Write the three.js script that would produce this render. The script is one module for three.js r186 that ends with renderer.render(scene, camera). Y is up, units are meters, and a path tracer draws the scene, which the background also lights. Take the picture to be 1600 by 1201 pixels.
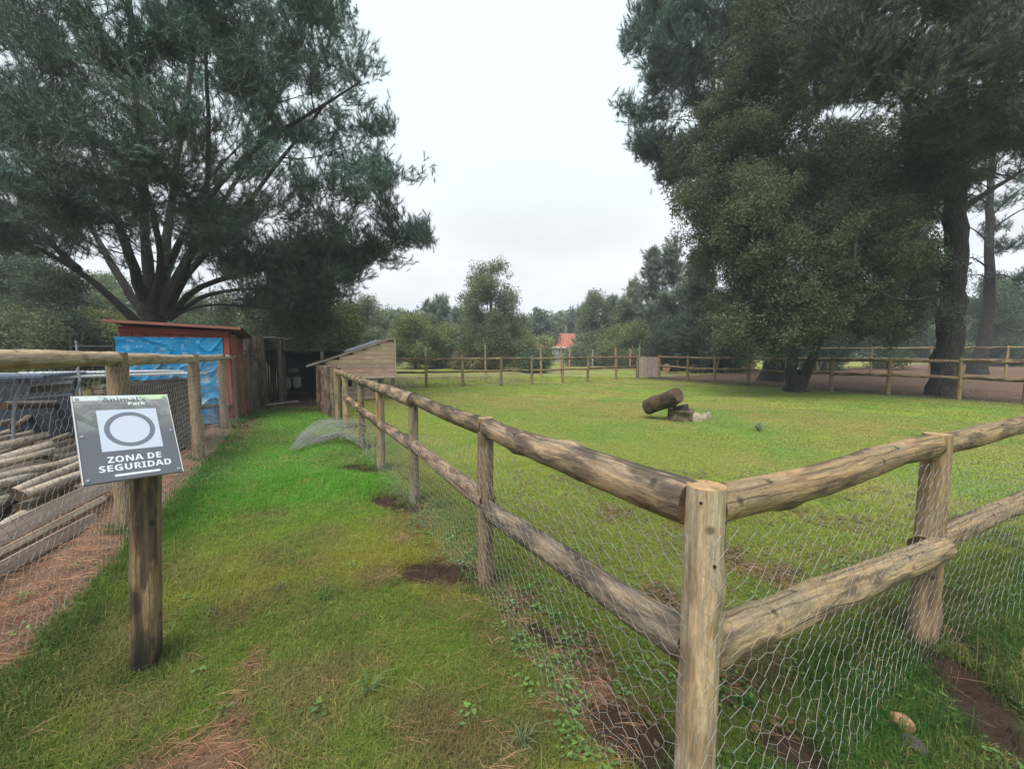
import * as THREE from 'three';
import { mergeGeometries } from 'three/addons/utils/BufferGeometryUtils.js';

// ---------------------------------------------------------------- camera, sky, sun, exposure
const scene = new THREE.Scene();
const camera = new THREE.PerspectiveCamera(84.58, 1024 / 768, 0.05, 900);
const PITCH = Math.atan(52.5 / 660), EYE = 1.6;
camera.position.set(0, EYE, 0);
camera.rotation.x = -PITCH;
scene.add(camera);
const renderer = new THREE.WebGLRenderer({ antialias: true });
renderer.setSize(1024, 768);
renderer.toneMapping = THREE.LinearToneMapping;
renderer.toneMappingExposure = 3.15;
renderer.shadowMap.enabled = true;

// value noise
function rng(seed) { let a = seed >>> 0; return () => { a = (a + 0x6d2b79f5) | 0; let t = Math.imul(a ^ (a >>> 15), 1 | a); t = (t + Math.imul(t ^ (t >>> 7), 61 | t)) ^ t; return ((t ^ (t >>> 14)) >>> 0) / 4294967296; }; }
const R = rng(77);
const rr = (a, b) => a + (b - a) * R();
function hash(x, y, z) { let h = Math.imul(x | 0, 374761393) ^ Math.imul(y | 0, 668265263) ^ Math.imul(z | 0, 2147483647 - 5151); h = Math.imul(h ^ (h >>> 13), 1274126177); return ((h ^ (h >>> 16)) >>> 0) / 4294967296; }
const sm = (t) => t * t * (3 - 2 * t);
const lerp = (a, b, t) => a + (b - a) * t;
const clamp = (x, a = 0, b = 1) => Math.min(b, Math.max(a, x));
const sstep = (a, b, x) => sm(clamp((x - a) / (b - a)));
const md = (i, n) => (n ? ((i % n) + n) % n : i);
function noise2(x, y, px = 0, py = 0, s = 0) {
  const xi = Math.floor(x), yi = Math.floor(y), u = sm(x - xi), v = sm(y - yi);
  const a = hash(md(xi, px), md(yi, py), s), b = hash(md(xi + 1, px), md(yi, py), s), c = hash(md(xi, px), md(yi + 1, py), s), d = hash(md(xi + 1, px), md(yi + 1, py), s);
  return lerp(lerp(a, b, u), lerp(c, d, u), v);
}
function noise3(x, y, z) {
  const zi = Math.floor(z), w = sm(z - zi);
  return lerp(noise2(x, y, 0, 0, zi), noise2(x, y, 0, 0, zi + 1), w);
}
const fbm2 = (x, y, o = 4, px = 0, py = 0, s = 0) => { let t = 0, a = 0.5, f = 1; for (let i = 0; i < o; i++) { t += a * noise2(x * f, y * f, px * f, py * f, s + i * 17); a *= 0.5; f *= 2; } return t / (1 - Math.pow(0.5, o)); };
const fbm3 = (x, y, z, o = 3) => { let t = 0, a = 0.5, f = 1; for (let i = 0; i < o; i++) { t += a * noise3(x * f, y * f, z * f); a *= 0.5; f *= 2; } return t / (1 - Math.pow(0.5, o)); };

// overcast sky, brighter towards the zenith, soft grey cloud bands low down
{
  const w = 1024, h = 512, d = new Float32Array(w * h * 4);
  for (let j = 0; j < h; j++) {
    const el = ((j + 0.5) / h - 0.5) * Math.PI, s = Math.sin(el);
    for (let i = 0; i < w; i++) {
      const az = ((i + 0.5) / w) * 2 * Math.PI;
      let r, g, b;
      if (s < 0) { r = 0.08; g = 0.085; b = 0.06; }
      else {
        const dx = Math.cos(az) * Math.cos(el), dz = Math.sin(az) * Math.cos(el);
        const q = 1.1 / (s + 0.16);
        const n = fbm2(dx * q + 40, dz * q + 40, 5), n2 = fbm2(dx * q * 0.45 + 11, dz * q * 0.45 + 7, 3, 0, 0, 91);
        const low = 1 - sstep(0.1, 0.42, s);
        let L = 0.335 + 0.13 * s * s;
        L *= 1 + low * ((n - 0.5) * 0.5 + (n2 - 0.5) * 0.4) + (1 - low) * ((n2 - 0.5) * 0.1 + (n - 0.5) * 0.06);
        const cool = sstep(0.15, 0.6, s);
        r = L * lerp(0.95, 0.86, cool); g = L * lerp(0.985, 1.0, cool); b = L * lerp(1.04, 1.05, cool);
      }
      const o = (j * w + i) * 4; d[o] = r; d[o + 1] = g; d[o + 2] = b; d[o + 3] = 1;
    }
  }
  const sky = new THREE.DataTexture(d, w, h, THREE.RGBAFormat, THREE.FloatType);
  sky.mapping = THREE.EquirectangularReflectionMapping; sky.magFilter = THREE.LinearFilter; sky.minFilter = THREE.LinearFilter; sky.wrapS = THREE.RepeatWrapping; sky.needsUpdate = true;
  scene.background = sky; scene.environment = sky;
}
const sun = new THREE.DirectionalLight(new THREE.Color(1, 0.965, 0.9), 1.5);
sun.position.set(-16, 60, 22);
sun.target.position.set(0, 0, -10);
sun.castShadow = true; sun.shadow.radius = 70; sun.shadow.mapSize.set(2048, 2048);
Object.assign(sun.shadow.camera, { left: -60, right: 60, top: 60, bottom: -60, near: 1, far: 200 });
scene.add(sun, sun.target);
scene.fog = new THREE.FogExp2(new THREE.Color(0.80, 0.86, 0.92), 0.0016);

// ---------------------------------------------------------------- helpers
const V = (x, y, z) => new THREE.Vector3(x, y, z);
const cP = Math.cos(PITCH), sP = Math.sin(PITCH);
function ray(px, py) { const a = (px - 800) / 660, b = (600.5 - py) / 660; return V(a, b * cP - sP, -b * sP - cP); }
const at = (px, py, depth) => { const d = ray(px, py); return V(0, EYE, 0).addScaledVector(d, depth / -d.z); };
const G = (px, py, y = 0) => { const d = ray(px, py); return V(0, EYE, 0).addScaledVector(d, (y - EYE) / d.y); };
const used = {};
const numbered = (n) => { const k = (used[n] = (used[n] ?? -1) + 1); return k ? n + '_' + String(k).padStart(3, '0') : n; };
function tag(o, label, category, group, kind) {
  if (label) o.userData.label = label; if (category) o.userData.category = category; if (group) o.userData.group = group; if (kind) o.userData.kind = kind;
  return o;
}
function thing(name, label, category, pos, turn = 0, group) {
  const o = new THREE.Group(); o.name = numbered(name); if (pos) o.position.copy(pos); o.rotation.y = turn; scene.add(o);
  return tag(o, label, category, group);
}
function mesh(name, geo, mat, parent = scene) {
  const m = new THREE.Mesh(geo, mat); m.name = parent === scene ? numbered(name) : name; m.castShadow = m.receiveShadow = true; parent.add(m); return m;
}
// a geometry given in world space, moved into the frame of the group it goes under
function wmesh(name, geo, mat, parent) { parent.updateMatrixWorld(true); geo.applyMatrix4(parent.matrixWorld.clone().invert()); return mesh(name, geo, mat, parent); }

class MB {
  constructor() { this.p = []; this.n = []; this.u = []; this.c = []; this.i = []; }
  vert(p, n, u, v, c) { this.p.push(p.x, p.y, p.z); this.n.push(n.x, n.y, n.z); this.u.push(u, v); this.c.push(c[0], c[1], c[2]); return this.p.length / 3 - 1; }
  tri(a, b, c) { this.i.push(a, b, c); }
  geo() {
    const g = new THREE.BufferGeometry();
    g.setAttribute('position', new THREE.Float32BufferAttribute(this.p, 3)); g.setAttribute('normal', new THREE.Float32BufferAttribute(this.n, 3));
    g.setAttribute('uv', new THREE.Float32BufferAttribute(this.u, 2)); g.setAttribute('color', new THREE.Float32BufferAttribute(this.c, 3)); g.setIndex(this.i); return g;
  }
  // tapered tube through points
  tube(pts, radii, seg = 6, tint = [1, 1, 1], wob = 0, uS = 1, vS = 1, cap = false) {
    let first = this.p.length / 3, len = 0, side = V(1, 0, 0);
    const T = V(0, 0, 0), B = V(0, 0, 0), P = V(0, 0, 0), N = V(0, 0, 0);
    for (let k = 0; k < pts.length; k++) {
      T.subVectors(pts[Math.min(k + 1, pts.length - 1)], pts[Math.max(k - 1, 0)]).normalize();
      if (k) len += pts[k].distanceTo(pts[k - 1]);
      if (k === 0) { side = Math.abs(T.y) > 0.9 ? V(1, 0, 0) : V(0, 1, 0); }
      side.addScaledVector(T, -side.dot(T)).normalize(); B.crossVectors(T, side);
      for (let s = 0; s <= seg; s++) {
        const a = (s / seg) * Math.PI * 2, w = s === seg ? 0 : s, r = radii[k] * (1 + (wob ? wob * (hash(w, k, first) - 0.5) * 2 : 0));
        N.copy(side).multiplyScalar(Math.cos(a)).addScaledVector(B, Math.sin(a));
        P.copy(pts[k]).addScaledVector(N, r);
        this.vert(P, N, (s / seg) * uS, len * vS, tint);
      }
    }
    const row = seg + 1;
    for (let k = 0; k < pts.length - 1; k++) for (let s = 0; s < seg; s++) { const a = first + k * row + s; this.tri(a, a + 1, a + row); this.tri(a + 1, a + row + 1, a + row); }
    if (cap) for (const k of [0, pts.length - 1]) {
      const nn = V(0, 0, 0).subVectors(pts[k], pts[k ? k - 1 : 1]).normalize(), c = this.vert(pts[k], nn, 0.5, 0.5, tint), b = [];
      for (let s = 0; s < seg; s++) { const j = (first + k * row + s) * 3; b.push(this.vert(V(this.p[j], this.p[j + 1], this.p[j + 2]), nn, 0.5, 0.5, tint)); }
      for (let s = 0; s < seg; s++) k ? this.tri(c, b[s], b[(s + 1) % seg]) : this.tri(c, b[(s + 1) % seg], b[s]);
    }
    return this;
  }
}
function trueNormals(g) { const n = g.toNonIndexed(); n.computeVertexNormals(); return n; }
const mixc = (a, b, t) => [lerp(a[0], b[0], t), lerp(a[1], b[1], t), lerp(a[2], b[2], t)];

// ---------------------------------------------------------------- textures
function tex(w, h, fn, srgb = false, repeat = true) {
  const d = new Uint8Array(w * h * 4);
  for (let j = 0; j < h; j++) for (let i = 0; i < w; i++) { const c = fn(i / w, j / h), o = (j * w + i) * 4; d[o] = clamp(c[0]) * 255; d[o + 1] = clamp(c[1]) * 255; d[o + 2] = clamp(c[2]) * 255; d[o + 3] = 255; }
  const t = new THREE.DataTexture(d, w, h, THREE.RGBAFormat, THREE.UnsignedByteType);
  t.magFilter = THREE.LinearFilter; t.minFilter = THREE.LinearMipmapLinearFilter; t.generateMipmaps = true; t.wrapS = t.wrapT = repeat ? THREE.RepeatWrapping : THREE.ClampToEdgeWrapping;
  if (srgb) t.colorSpace = THREE.SRGBColorSpace; t.needsUpdate = true; return t;
}
// peeled round wood: u goes round (one tile = whole log), v along (one tile = 1 m); albedo times bump
function peeled(u, v, s, dark) {
  const fib = fbm2(u * 36, v * 6, 3, 36, 6, s), fine = fbm2(u * 120, v * 36, 2, 120, 36, s + 5);
  const blot = fbm2(u * 8, v * 5, 5, 8, 5, s + 9), blot2 = fbm2(u * 12, v * 2, 4, 12, 2, s + 33);
  const cr = Math.abs(noise2(u * 8 + 0.5 * noise2(u * 4, v * 6, 4, 6, s + 3), v * 1.0, 8, 1, s + 21) - 0.5);
  const cr2 = Math.abs(noise2(u * 18 + 0.6 * noise2(u * 9, v * 12, 9, 12, s + 4), v * 2.0, 18, 2, s + 22) - 0.5), pit = sstep(0.74, 0.8, noise2(u * 60, v * 70, 60, 70, s + 44));
  const crack = Math.max((1 - sstep(0.0, 0.03, cr)) * sstep(0.4, 0.55, noise2(u * 3, v * 3, 3, 3, s + 50)), 0.7 * (1 - sstep(0.0, 0.05, cr2)) * sstep(0.5, 0.62, noise2(u * 5, v * 6, 5, 6, s + 51)), 0.25 * pit) * (0.35 + 0.65 * dark);
  let knot = 0;
  for (let k = 0; k < 4; k++) { const ku = hash(k, s, 1), kv = hash(k, s, 2); let du = Math.abs(u - ku); du = Math.min(du, 1 - du); let dv = Math.abs(v - kv); dv = Math.min(dv, 1 - dv); knot = Math.max(knot, 1 - sstep(0.25, 1, Math.hypot(du * 0.4, dv) / 0.022)); }
  const bark = sstep(0.52, 0.7, blot) * dark, grey = sstep(0.45, 0.62, blot2) * 0.65;
  let h = 0.55 + 0.35 * (fib - 0.5) + 0.2 * (fine - 0.5) - crack * 0.5 - knot * 0.3 + bark * 0.15;
  let c = mixc([0.33, 0.25, 0.165], [0.235, 0.205, 0.16], grey);
  c = mixc(c, [0.15, 0.085, 0.045], sstep(0.6, 0.8, noise2(u * 6, v * 7, 6, 7, s + 70)) * 0.5);
  c = mixc(c, [0.075, 0.058, 0.045], bark * 0.85);
  const k = (0.48 + 1.05 * fib * (0.45 + 1.1 * fine)) * (1 - 0.75 * crack) * (1 - 0.7 * knot);
  return { c: [c[0] * k, c[1] * k, c[2] * k], h: clamp(h) };
}
const gam = (x) => Math.pow(Math.max(x, 0), 1 / 2.2), sg = (c) => [gam(c[0]), gam(c[1]), gam(c[2])];
function woodPair(w, h, f) { const s = []; const col = tex(w, h, (u, v) => { const r = f(u, v); s.push(r.h); return sg(r.c); }, true); let k = 0; const bump = tex(w, h, () => { const x = s[k++]; return [x, x, x]; }); return { map: col, bumpMap: bump }; }
const logA = woodPair(384, 768, (u, v) => peeled(u, v, 3, 1));
const logB = woodPair(384, 768, (u, v) => peeled(u, v, 29, 0.35));
const plankT = woodPair(256, 512, (u, v) => {   // sawn board: u across 0.25 m, v along 1 m
  const fib = fbm2(u * 26, v * 2, 4, 26, 2, 61), fine = fbm2(u * 70, v * 8, 2, 70, 8, 64), st = fbm2(u * 3, v * 4, 3, 3, 4, 66);
  const crack = (1 - sstep(0, 0.03, Math.abs(noise2(u * 7, v * 2, 7, 2, 71) - 0.5))) * sstep(0.5, 0.7, noise2(u * 3, v * 5, 3, 5, 72));
  const k = (0.6 + 0.55 * fib + 0.3 * fine) * (1 - crack * 0.6) * (0.75 + 0.5 * st);
  return { c: [0.36 * k, 0.33 * k, 0.30 * k], h: 0.5 + 0.5 * (fib - 0.5) + 0.2 * (fine - 0.5) - crack * 0.4 };
});
const barkT = woodPair(256, 512, (u, v) => {
  const w = fbm2(u * 6, v * 6, 3, 6, 6, 81) * 1.2, f = Math.abs(noise2(u * 14 + w, v * 5, 14, 5, 83) - 0.5) * 2, f2 = Math.abs(noise2(u * 28 + w, v * 9, 28, 9, 84) - 0.5) * 2, fine = fbm2(u * 60, v * 40, 2, 60, 40, 85);
  const h = clamp(sstep(0, 0.5, f) * 0.6 + sstep(0, 0.5, f2) * 0.25 + fine * 0.15), k = 0.25 + 0.8 * h * (0.6 + 0.8 * fine);
  return { c: [0.044 * k, 0.036 * k, 0.032 * k], h };
});
const groundT = woodPair(1024, 1024, (u, v) => {  // tile of 1.6 m, brightness near 1 on average (times vertex colour)
  const a = fbm2(u * 12, v * 12, 5, 12, 12, 91), b = fbm2(u * 90, v * 90, 2, 90, 90, 95), st = fbm2(u * 120 + 6 * a, v * 30, 2, 120, 30, 97), st2 = fbm2(u * 30, v * 120 + 6 * a, 2, 30, 120, 98);
  const k = 0.42 + 0.5 * a + 0.34 * b + 0.3 * Math.max(st, st2);
  const w = sstep(0.55, 0.75, fbm2(u * 20, v * 20, 3, 20, 20, 99)) * 0.25;
  return { c: [k * (0.92 + w * 0.5), k * 0.92, k * (0.9)], h: clamp(0.3 * a + 0.45 * b + 0.25 * Math.max(st, st2)) };
});
const endT = tex(256, 256, (u, v) => {  // cut end of a log, rings
  const x = u - 0.5, y = v - 0.5, r = Math.hypot(x, y) + 0.012 * fbm2(u * 6, v * 6, 3, 0, 0, 5), a = Math.atan2(y, x);
  const ring = 0.8 + 0.2 * Math.sin(r * 150), ray_ = 0.85 + 0.3 * noise2(a * 9 + 60, r * 3, 0, 0, 8), ck = (1 - sstep(0, 0.05, Math.abs(noise2(a * 2.2 + 30, 0.5, 0, 0, 9) - 0.5))) * sstep(0.04, 0.2, r);
  const k = ring * ray_ * (1 - 0.6 * ck) * (0.7 + 0.5 * fbm2(u * 5, v * 5, 3, 0, 0, 6)); return sg([0.30 * k, 0.215 * k, 0.13 * k]);
}, true);

// ---------------------------------------------------------------- materials
const std = (o) => new THREE.MeshStandardMaterial({ roughness: 0.9, metalness: 0, ...o });
const M = {
  logA: std({ ...logA, color: new THREE.Color(0.86, 0.84, 0.82), bumpScale: 0.006, vertexColors: true, roughness: 0.88 }), logB: std({ ...logB, bumpScale: 0.003, vertexColors: true, roughness: 0.88 }),
  end: std({ map: endT, vertexColors: true, roughness: 0.95 }),
  plank: std({ ...plankT, bumpScale: 0.004, vertexColors: true }), bark: std({ ...barkT, bumpScale: 0.04, vertexColors: true, roughness: 0.95 }),
  ground: new THREE.MeshPhysicalMaterial({ map: groundT.map, bumpMap: groundT.bumpMap, bumpScale: 0.03, vertexColors: true, roughness: 1, specularIntensity: 0.25 }),
  wire: std({ color: new THREE.Color(0.30, 0.285, 0.27), metalness: 0.4, roughness: 0.5 }),
  oldWire: std({ color: new THREE.Color(0.30, 0.28, 0.275), metalness: 0.3, roughness: 0.6 }),
  blade: new THREE.MeshPhysicalMaterial({ vertexColors: true, side: THREE.DoubleSide, roughness: 1, specularIntensity: 0.3, transmission: 0.35, thickness: 0 }),
  needle: std({ vertexColors: true, side: THREE.DoubleSide, roughness: 0.7 }),
  leaf: new THREE.MeshPhysicalMaterial({ vertexColors: true, side: THREE.DoubleSide, roughness: 1, specularIntensity: 0.6, transmission: 0.22, thickness: 0 }),
  plain: std({ vertexColors: true, roughness: 0.85 }),
  black: std({ color: new THREE.Color(0.012, 0.012, 0.014), roughness: 0.6 }),
  galv: std({ color: new THREE.Color(0.26, 0.28, 0.32), metalness: 0.4, roughness: 0.65 }),
};
// ---------------------------------------------------------------- shapes
// round log between two points: wobbling radius, bend, own cut ends
let logSeed = 1;
function logGeo(a, b, ra, rb, { tint = [1, 1, 1], endTint = [1, 1, 1], seg = 18, wob = 0.1, bend = 0.012, step = 0.06, knots = 3, slant = 0 } = {}) {
  const s = (logSeed = logSeed + 1), L = a.distanceTo(b), n = Math.max(3, Math.round(L / step)), T = V(0, 0, 0).subVectors(b, a).normalize();
  const side = Math.abs(T.y) > 0.9 ? V(1, 0, 0) : V(0, 1, 0); side.addScaledVector(T, -side.dot(T)).normalize(); const B = V(0, 0, 0).crossVectors(T, side);
  const p = [], u = [], c = [], i0 = [], i1 = [], off = hash(s, 1, 1), offU = hash(s, 2, 2);
  const kn = []; for (let k = 0; k < knots; k++) kn.push([hash(s, k, 3), hash(s, k, 4) * Math.PI * 2, 0.1 + 0.18 * hash(s, k, 5)]);
  for (let k = 0; k <= n; k++) {
    const t = k / n, r0 = lerp(ra, rb, t), bx = 0.45 * bend * (Math.sin(t * 3.1 + s) + 0.5 * Math.sin(t * 7.3 + s * 2)), by = 0.45 * bend * (Math.cos(t * 2.7 + s * 3) + 0.4 * Math.sin(t * 9.1 + s));
    for (let q = 0; q <= seg; q++) {
      const ang = (q / seg) * Math.PI * 2, ca = Math.cos(ang), sa = Math.sin(ang);
      let r = r0 * (1 + wob * 2 * (fbm3(ca * 0.9 + s * 3.7, sa * 0.9 + 5, t * L * 2.2 + s, 3) - 0.5) + wob * 0.5 * (noise3(ca * 3.5 + s, sa * 3.5, t * L * 9) - 0.5) + wob * 0.45 * Math.abs(noise3(ca * 2.2 + s * 2, sa * 2.2, t * L * 3.5 + s) - 0.5));
      for (const [kt, ka, kw] of kn) { const d = Math.hypot((t - kt) * L / 0.06, Math.sin((ang - ka) / 2) * 2 / 0.5); r += r0 * kw * Math.exp(-d * d); }
      if (k === 0 || k === n) r *= 0.965;
      const P = V(0, 0, 0).copy(a).addScaledVector(T, t * L + (slant ? slant * sa * r0 * (k === 0 || k === n ? 1 : 0) : 0)).addScaledVector(side, r * ca + bx).addScaledVector(B, r * sa + by);
      p.push(P.x, P.y, P.z); u.push(q / seg + offU, t * L + off * 7); c.push(...tint);
    }
  }
  const row = seg + 1;
  for (let k = 0; k < n; k++) for (let q = 0; q < seg; q++) { const x = k * row + q; i0.push(x, x + 1, x + row, x + 1, x + row + 1, x + row); }
  for (const k of [0, n]) {
    const base = p.length / 3; let m = V(0, 0, 0); for (let q = 0; q < seg; q++) m.add(V(p[(k * row + q) * 3], p[(k * row + q) * 3 + 1], p[(k * row + q) * 3 + 2])); m.divideScalar(seg);
    p.push(m.x, m.y, m.z); u.push(0.5, 0.5); c.push(...endTint);
    for (let q = 0; q < seg; q++) { const o = (k * row + q) * 3; p.push(p[o], p[o + 1], p[o + 2]); u.push(0.5 + 0.46 * Math.cos((q / seg) * 6.2832), 0.5 + 0.46 * Math.sin((q / seg) * 6.2832)); c.push(...endTint); }
    for (let q = 0; q < seg; q++) { const x = base + 1 + q, y = base + 1 + ((q + 1) % seg); k ? i1.push(base, x, y) : i1.push(base, y, x); }
  }
  const g = new THREE.BufferGeometry();
  g.setAttribute('position', new THREE.Float32BufferAttribute(p, 3)); g.setAttribute('uv', new THREE.Float32BufferAttribute(u, 2)); g.setAttribute('color', new THREE.Float32BufferAttribute(c, 3));
  g.setIndex([...i0, ...i1]); g.addGroup(0, i0.length, 0); g.addGroup(i0.length, i1.length, 1); g.computeVertexNormals();
  const nn = g.attributes.normal;   // weld the seam
  for (let k = 0; k <= n; k++) { const x = k * row, y = x + seg, v = V(nn.getX(x) + nn.getX(y), nn.getY(x) + nn.getY(y), nn.getZ(x) + nn.getZ(y)).normalize(); nn.setXYZ(x, v.x, v.y, v.z); nn.setXYZ(y, v.x, v.y, v.z); }
  return g;
}
const tintR = (k = 0.15, warm = 0.06) => { const b = 1 + rr(-k, k), w = rr(-warm, warm); return [b * (1 + w), b, b * (1 - w)]; };

// board with chamfered edges, long side along x; uv in metres with v along the board
function boardGeo(l, h, t, tint = [1, 1, 1], ch = 0.004, warp = 0) {
  const x = l / 2, y = h / 2, z = t / 2, c = Math.min(ch, h * 0.2, t * 0.2), oU = R() * 4, oV = R() * 9;
  const g = new THREE.BoxGeometry(l, h, t, warp ? 4 : 1, 1, 1).toNonIndexed(), p = g.attributes.position, n = g.attributes.normal, uv = g.attributes.uv, col = [];
  for (let i = 0; i < p.count; i++) {
    const px = p.getX(i), py = p.getY(i), pz = p.getZ(i), k = warp ? warp * Math.sin((px / l) * 4 + oV) : 0;
    const an = [Math.abs(n.getX(i)), Math.abs(n.getY(i)), Math.abs(n.getZ(i))];
    uv.setXY(i, oU + (an[1] > 0.5 ? pz : py) * 4, oV + (an[0] > 0.5 ? pz : px));
    col.push(...tint);
    // pull each face in so that the corners are cut by the fillers below
    p.setXYZ(i, an[0] > 0.5 ? px : Math.sign(px) * Math.min(Math.abs(px), x - c) , (an[1] > 0.5 ? py : Math.sign(py) * (y - c)) + k, an[2] > 0.5 ? pz : Math.sign(pz) * (z - c));
  }
  g.setAttribute('color', new THREE.Float32BufferAttribute(col, 3));
  // chamfer strips
  const e = new MB(), q = (A, B, C, D, N) => { const a = e.vert(A, N, oU, oV, tint), b = e.vert(B, N, oU + l * 0, oV + l, tint), cc = e.vert(C, N, oU + c * 4, oV + l, tint), d = e.vert(D, N, oU + c * 4, oV, tint); e.tri(a, b, cc); e.tri(a, cc, d); };
  if (!warp) for (const sy of [-1, 1]) for (const sz of [-1, 1]) {
    const N = V(0, sy, sz).normalize(), A = V(-x + c, sy * y, sz * (z - c)), B = V(x - c, sy * y, sz * (z - c)), C = V(x - c, sy * (y - c), sz * z), D = V(-x + c, sy * (y - c), sz * z);
    sy * sz > 0 ? q(D, C, B, A, N) : q(A, B, C, D, N);
  }
  if (!warp) for (const sx of [-1, 1]) for (const sy of [-1, 1]) {
    const N = V(sx, sy, 0).normalize(), A = V(sx * (x - c), sy * y, -(z - c)), B = V(sx * (x - c), sy * y, z - c), C = V(sx * x, sy * (y - c), z - c), D = V(sx * x, sy * (y - c), -(z - c));
    sx * sy > 0 ? q(A, B, C, D, N) : q(D, C, B, A, N);
  }
  if (!warp) for (const sx of [-1, 1]) for (const sz of [-1, 1]) {
    const N = V(sx, 0, sz).normalize(), A = V(sx * (x - c), -(y - c), sz * z), B = V(sx * (x - c), y - c, sz * z), C = V(sx * x, y - c, sz * (z - c)), D = V(sx * x, -(y - c), sz * (z - c));
    sx * sz > 0 ? q(D, C, B, A, N) : q(A, B, C, D, N);
  }
  if (warp) return g;
  const eg = e.geo().toNonIndexed();
  return mergeGeometries([g, eg]);
}
// board laid from a to b (centre line), its height along `up`
function boardAB(name, a, b, h, t, mat, parent, tint, up = V(0, 1, 0), warp = 0) {
  const l = a.distanceTo(b), X = V(0, 0, 0).subVectors(b, a).normalize(), Z = V(0, 0, 0).crossVectors(X, up).normalize(), Y = V(0, 0, 0).crossVectors(Z, X);
  const g = boardGeo(l, h, t, tint ?? tintR(0.18), 0.004, warp);
  g.applyMatrix4(new THREE.Matrix4().makeBasis(X, Y, Z).setPosition(V(0, 0, 0).addVectors(a, b).multiplyScalar(0.5)));
  return wmesh(name, g, mat, parent);
}
function logAB(name, a, b, ra, rb, parent, mats, opt) { return wmesh(name, logGeo(a, b, ra, rb, opt), mats, parent); }
const WOOD = [M.logA, M.end], PALE = [M.logB, M.end];

// hexagonal wire: f(u, v) gives the place of a point u metres along and v metres up
function wireGeo(f, u0, u1, vTop, cw, chh, rad, jit = 0.26, skip = null) {
  const p = [], n = [], idx = [], seen = new Map(), A = V(0, 0, 0), B = V(0, 0, 0), T = V(0, 0, 0), S = V(0, 0, 0), Q = V(0, 0, 0), W = V(0, 0, 0);
  const cols = Math.ceil((u1 - u0) / (cw / 2)), rows = Math.ceil(3.2 / (chh * 0.75));
  const pt = (i, j) => {   // vertex lattice of a honeycomb: columns half a cell apart, two levels a row
    const up = (i + j) % 2 ? 0.25 : -0.25, u = u0 + i * cw / 2 + (hash(i, j, 7) - 0.5) * cw * jit, v = (j + up) * chh * 0.78 + (hash(i, j, 9) - 0.5) * chh * jit;
    return [u, v];
  };
  const edge = (a, b) => {
    if (Math.min(a[1], b[1]) < -0.03 || a[0] > u1 || b[0] > u1) return;
    const top = vTop((a[0] + b[0]) / 2); if (Math.max(a[1], b[1]) > top) return;
    if (skip && skip((a[0] + b[0]) / 2, (a[1] + b[1]) / 2)) return;
    A.copy(f(a[0], Math.max(0, a[1]))); B.copy(f(b[0], Math.max(0, b[1]))); T.subVectors(B, A).normalize(); S.set(0.31, 0.7, 0.64).cross(T).normalize(); Q.crossVectors(T, S);
    const base = p.length / 3;
    for (const E of [A, B]) for (let k = 0; k < 3; k++) { const an = k * 2.0944; W.copy(S).multiplyScalar(Math.cos(an)).addScaledVector(Q, Math.sin(an)); p.push(E.x + W.x * rad, E.y + W.y * rad, E.z + W.z * rad); n.push(W.x, W.y, W.z); }
    for (let k = 0; k < 3; k++) { const x = base + k, y = base + ((k + 1) % 3); idx.push(x, y, x + 3, y, y + 3, x + 3); }
  };
  for (let j = 0; j < rows; j++) for (let i = 0; i < cols; i++) {
    edge(pt(i, j), pt(i + 1, j));
    if ((i + j) % 2) edge(pt(i, j), pt(i, j + 1));
  }
  const g = new THREE.BufferGeometry(); g.setAttribute('position', new THREE.Float32BufferAttribute(p, 3)); g.setAttribute('normal', new THREE.Float32BufferAttribute(n, 3)); g.setIndex(idx); return g;
}

// ---------------------------------------------------------------- layout on the ground
const C0 = G(1080, 1275);                                   // corner post of the paddock
const P1 = G(760, 915), P2 = G(648, 787), P3 = G(596, 733), P4 = G(566, 700), P5 = G(541, 668), P6 = G(528, 656);
const Q1 = G(1437, 1010), Q2 = Q1.clone().add(V(1.75, 0, -0.86)), Q3 = Q2.clone().add(V(1.7, 0, -0.84));
const L0 = V(-2.15, 0, -0.9), L1 = V(-3.38, 0, -3.61), L2 = G(310, 722), L3 = G(351, 672), L4 = G(374, 652);
const BK = [[617, 606.5], [666, 606], [723, 604], [783, 602.6], [831, 601], [879, 598.8], [918.5, 597], [962.5, 593.2], [996, 590.3]].map((q) => G(...q));
const BR = [[1029, 590.3], [1074, 595.8], [1116, 600], [1168.7, 602], [1228, 607], [1298.7, 612.3], [1388, 617.5], [1498, 624], [1602, 632]].map((q) => G(...q));
function segDist(x, z, a, b) { const dx = b.x - a.x, dz = b.z - a.z, t = clamp(((x - a.x) * dx + (z - a.z) * dz) / (dx * dx + dz * dz)); return Math.hypot(x - a.x - dx * t, z - a.z - dz * t); }
const sideOf = (x, z, a, b) => { const dx = b.x - a.x, dz = b.z - a.z, l = Math.hypot(dx, dz); return ((x - a.x) * dz - (z - a.z) * dx) / l; };   // > 0 on the left of a->b seen from above with -z ahead... sign used below
const sA = (x, z) => -sideOf(x, z, C0, P5);                 // metres to the right of the path-side fence
const sQ = (x, z) => -sideOf(x, z, C0, Q2);                 // metres towards the camera of the near fence
const sL = (x, z) => x < L2.x && z < L2.z ? -sideOf(x, z, L2, L4) : -sideOf(x, z, L1, L2);   // metres to the right of the yard fence
const sB = (x, z) => -sideOf(x, z, BK[1], BK[8]);           // > 0 nearer than the back fence
const sR = (x, z) => -sideOf(x, z, BR[1], BR[8]);

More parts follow.
